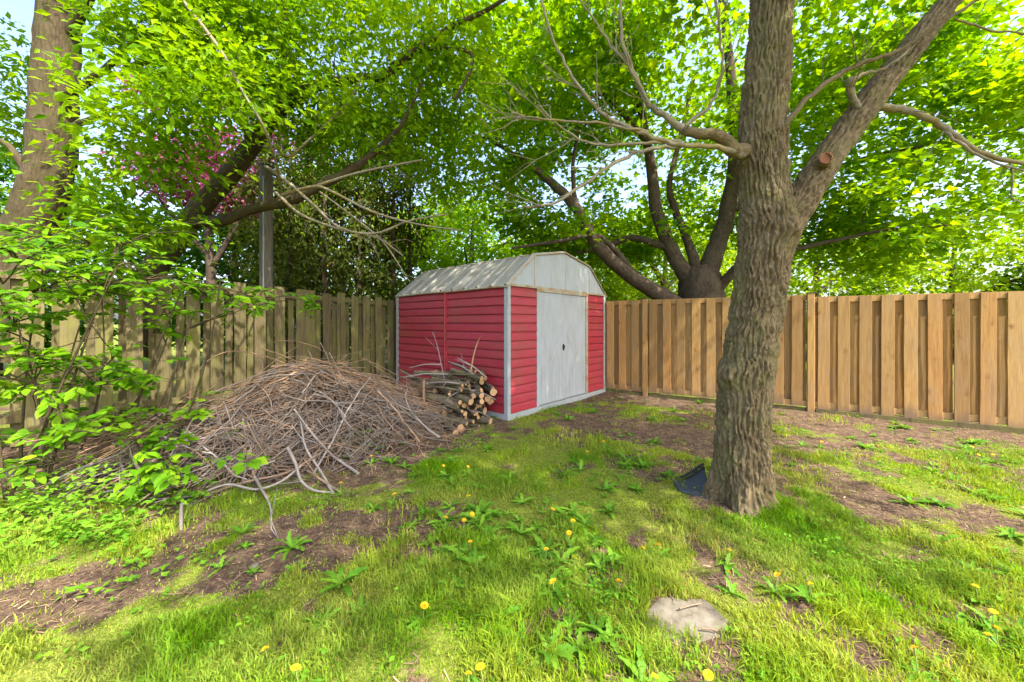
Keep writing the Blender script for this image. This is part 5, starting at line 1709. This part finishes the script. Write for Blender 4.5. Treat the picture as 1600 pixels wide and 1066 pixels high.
# ------------------------------------------------------------------ slab, plastic, stones
mb = MB()
outl = [gpx(1006, 988), gpx(1003, 966), gpx(1036, 938), gpx(1075, 934), gpx(1102, 938), gpx(1138, 974), gpx(1128, 996), gpx(1062, 1012)]
cen = np.mean(outl, axis=0)
n = len(outl)
top = np.array(outl) + [0, 0, 0.007] + rng.normal(0, 1, (len(outl), 3)) * [0.012, 0.012, 0.001]
V = np.vstack([np.array(outl) + [0, 0, -0.04], top + [0, 0, -0.002], cen + (top - cen) * [0.985, 0.985, 1]])
mb.add(V - cen, [np.array([[q, (q + 1) % n, n + (q + 1) % n, n + q] for q in range(n)] + [[n + q, n + (q + 1) % n, 2 * n + (q + 1) % n, 2 * n + q] for q in range(n)]), np.arange(2 * n, 3 * n)[None]])
o = obj('stepping_stone', mb, M['stone']); o.location = cen
tag(o, 'flat grey stepping stone half sunk in the grass', 'stone')
for a, b in (((1062, 951), (1096, 943)), ((1096, 982), (1122, 986))):
    lone_branch('fallen_twig', 'short brown twig lying on the grey stepping stone', [gpx(*a, 0.026), gpx((a[0] + b[0]) / 2, (a[1] + b[1]) / 2 - 1, 0.026), gpx(*b, 0.026)], 0.004, 0.0035, M['stick'], 0, 4, 'twigs on the stepping stone')['category'] = 'twig'
for x, y, s_, lab in ((398, 887, 0.026, 'small dark grey pebble on the bare soil strip'), (40, 735, 0.09, 'rough grey rock on the soil below the shrub'), (15, 750, 0.07, 'smaller pale rock beside the rough rock under the shrub')):
    p = gpx(x, y)
    th = np.linspace(0, np.pi, 8); ph = np.linspace(0, 2 * np.pi, 12, endpoint=False)
    TH, PH = np.meshgrid(th, ph, indexing='ij')
    d = np.stack([np.sin(TH) * np.cos(PH), np.sin(TH) * np.sin(PH), np.cos(TH) * 0.65], -1).reshape(-1, 3)
    V = d * s_ * (1 + 0.3 * vnoise(d * 2.1 + x)[:, None])
    i = np.arange(7)[:, None] * 12; j = np.arange(12)[None]; j2 = (j + 1) % 12
    mb = MB(); mb.add(V, np.stack([i + j, i + 12 + j, i + 12 + j2, i + j2], -1).reshape(-1, 4))
    o = obj('rock', mb, M['stone']); o.location = p + [0, 0, s_ * 0.3]
    tag(o, lab, 'rock')

# black plastic sheet turned up against the trunk
g = np.zeros((7, 9, 3))
A0, A1 = px(1046, 752, 3.28), px(1100, 728, 3.12)        # far edge, rising to the bark
B0, B1 = px(1062, 775, 3.0), px(1112, 784, 2.84)         # near edge by the grass
for a in range(7):
    for b in range(9):
        u, w = b / 8, a / 6
        p = (A0 * (1 - u) + A1 * u) * (1 - w) + (B0 * (1 - u) + B1 * u) * w
        p = p + np.array([0, 0, -0.03 * math.sin(math.pi * u) + 0.015 * math.sin(math.pi * w)])
        p[2] = max(p[2], 0.03)
        g[a, b] = p
o0 = g.reshape(-1, 3).mean(0) * [1, 1, 0]
mb = MB()
F = g.reshape(-1, 3) - o0
nq = len(F)
i = np.arange(6)[:, None] * 9; j = np.arange(8)[None]
Qt = np.stack([i + j, i + 9 + j, i + 9 + j + 1, i + j + 1], -1).reshape(-1, 4)
edge = [(q, q + 1) for q in range(8)] + [(8 + 9 * q, 17 + 9 * q) for q in range(6)] + [(62 - q, 61 - q) for q in range(8)] + [(54 - 9 * q, 45 - 9 * q) for q in range(6)]
mb.add(np.vstack([F, F - [0, 0, 0.006]]), [np.vstack([Qt, Qt[:, ::-1] + nq, np.array([[a, b, b + nq, a + nq] for a, b in edge])])])
ps = empty('plastic_sheet', o0)
tag(ps, 'black plastic edging sheet tucked against the foot of the big tree', 'plastic sheet')
obj('sheet', mb, M['plastic'], ps, True)
mb = MB()
q = smooth(np.array([A0 - o0 + [0, 0, 0.005], (A0 + A1) / 2 - o0 + [0, 0, -0.01], A1 - o0 + [0, 0, 0.02]]), 5)
tube(mb, q, 0.012, 7, cap=True)
obj('rolled_edge', mb, M['dark'], ps, True)
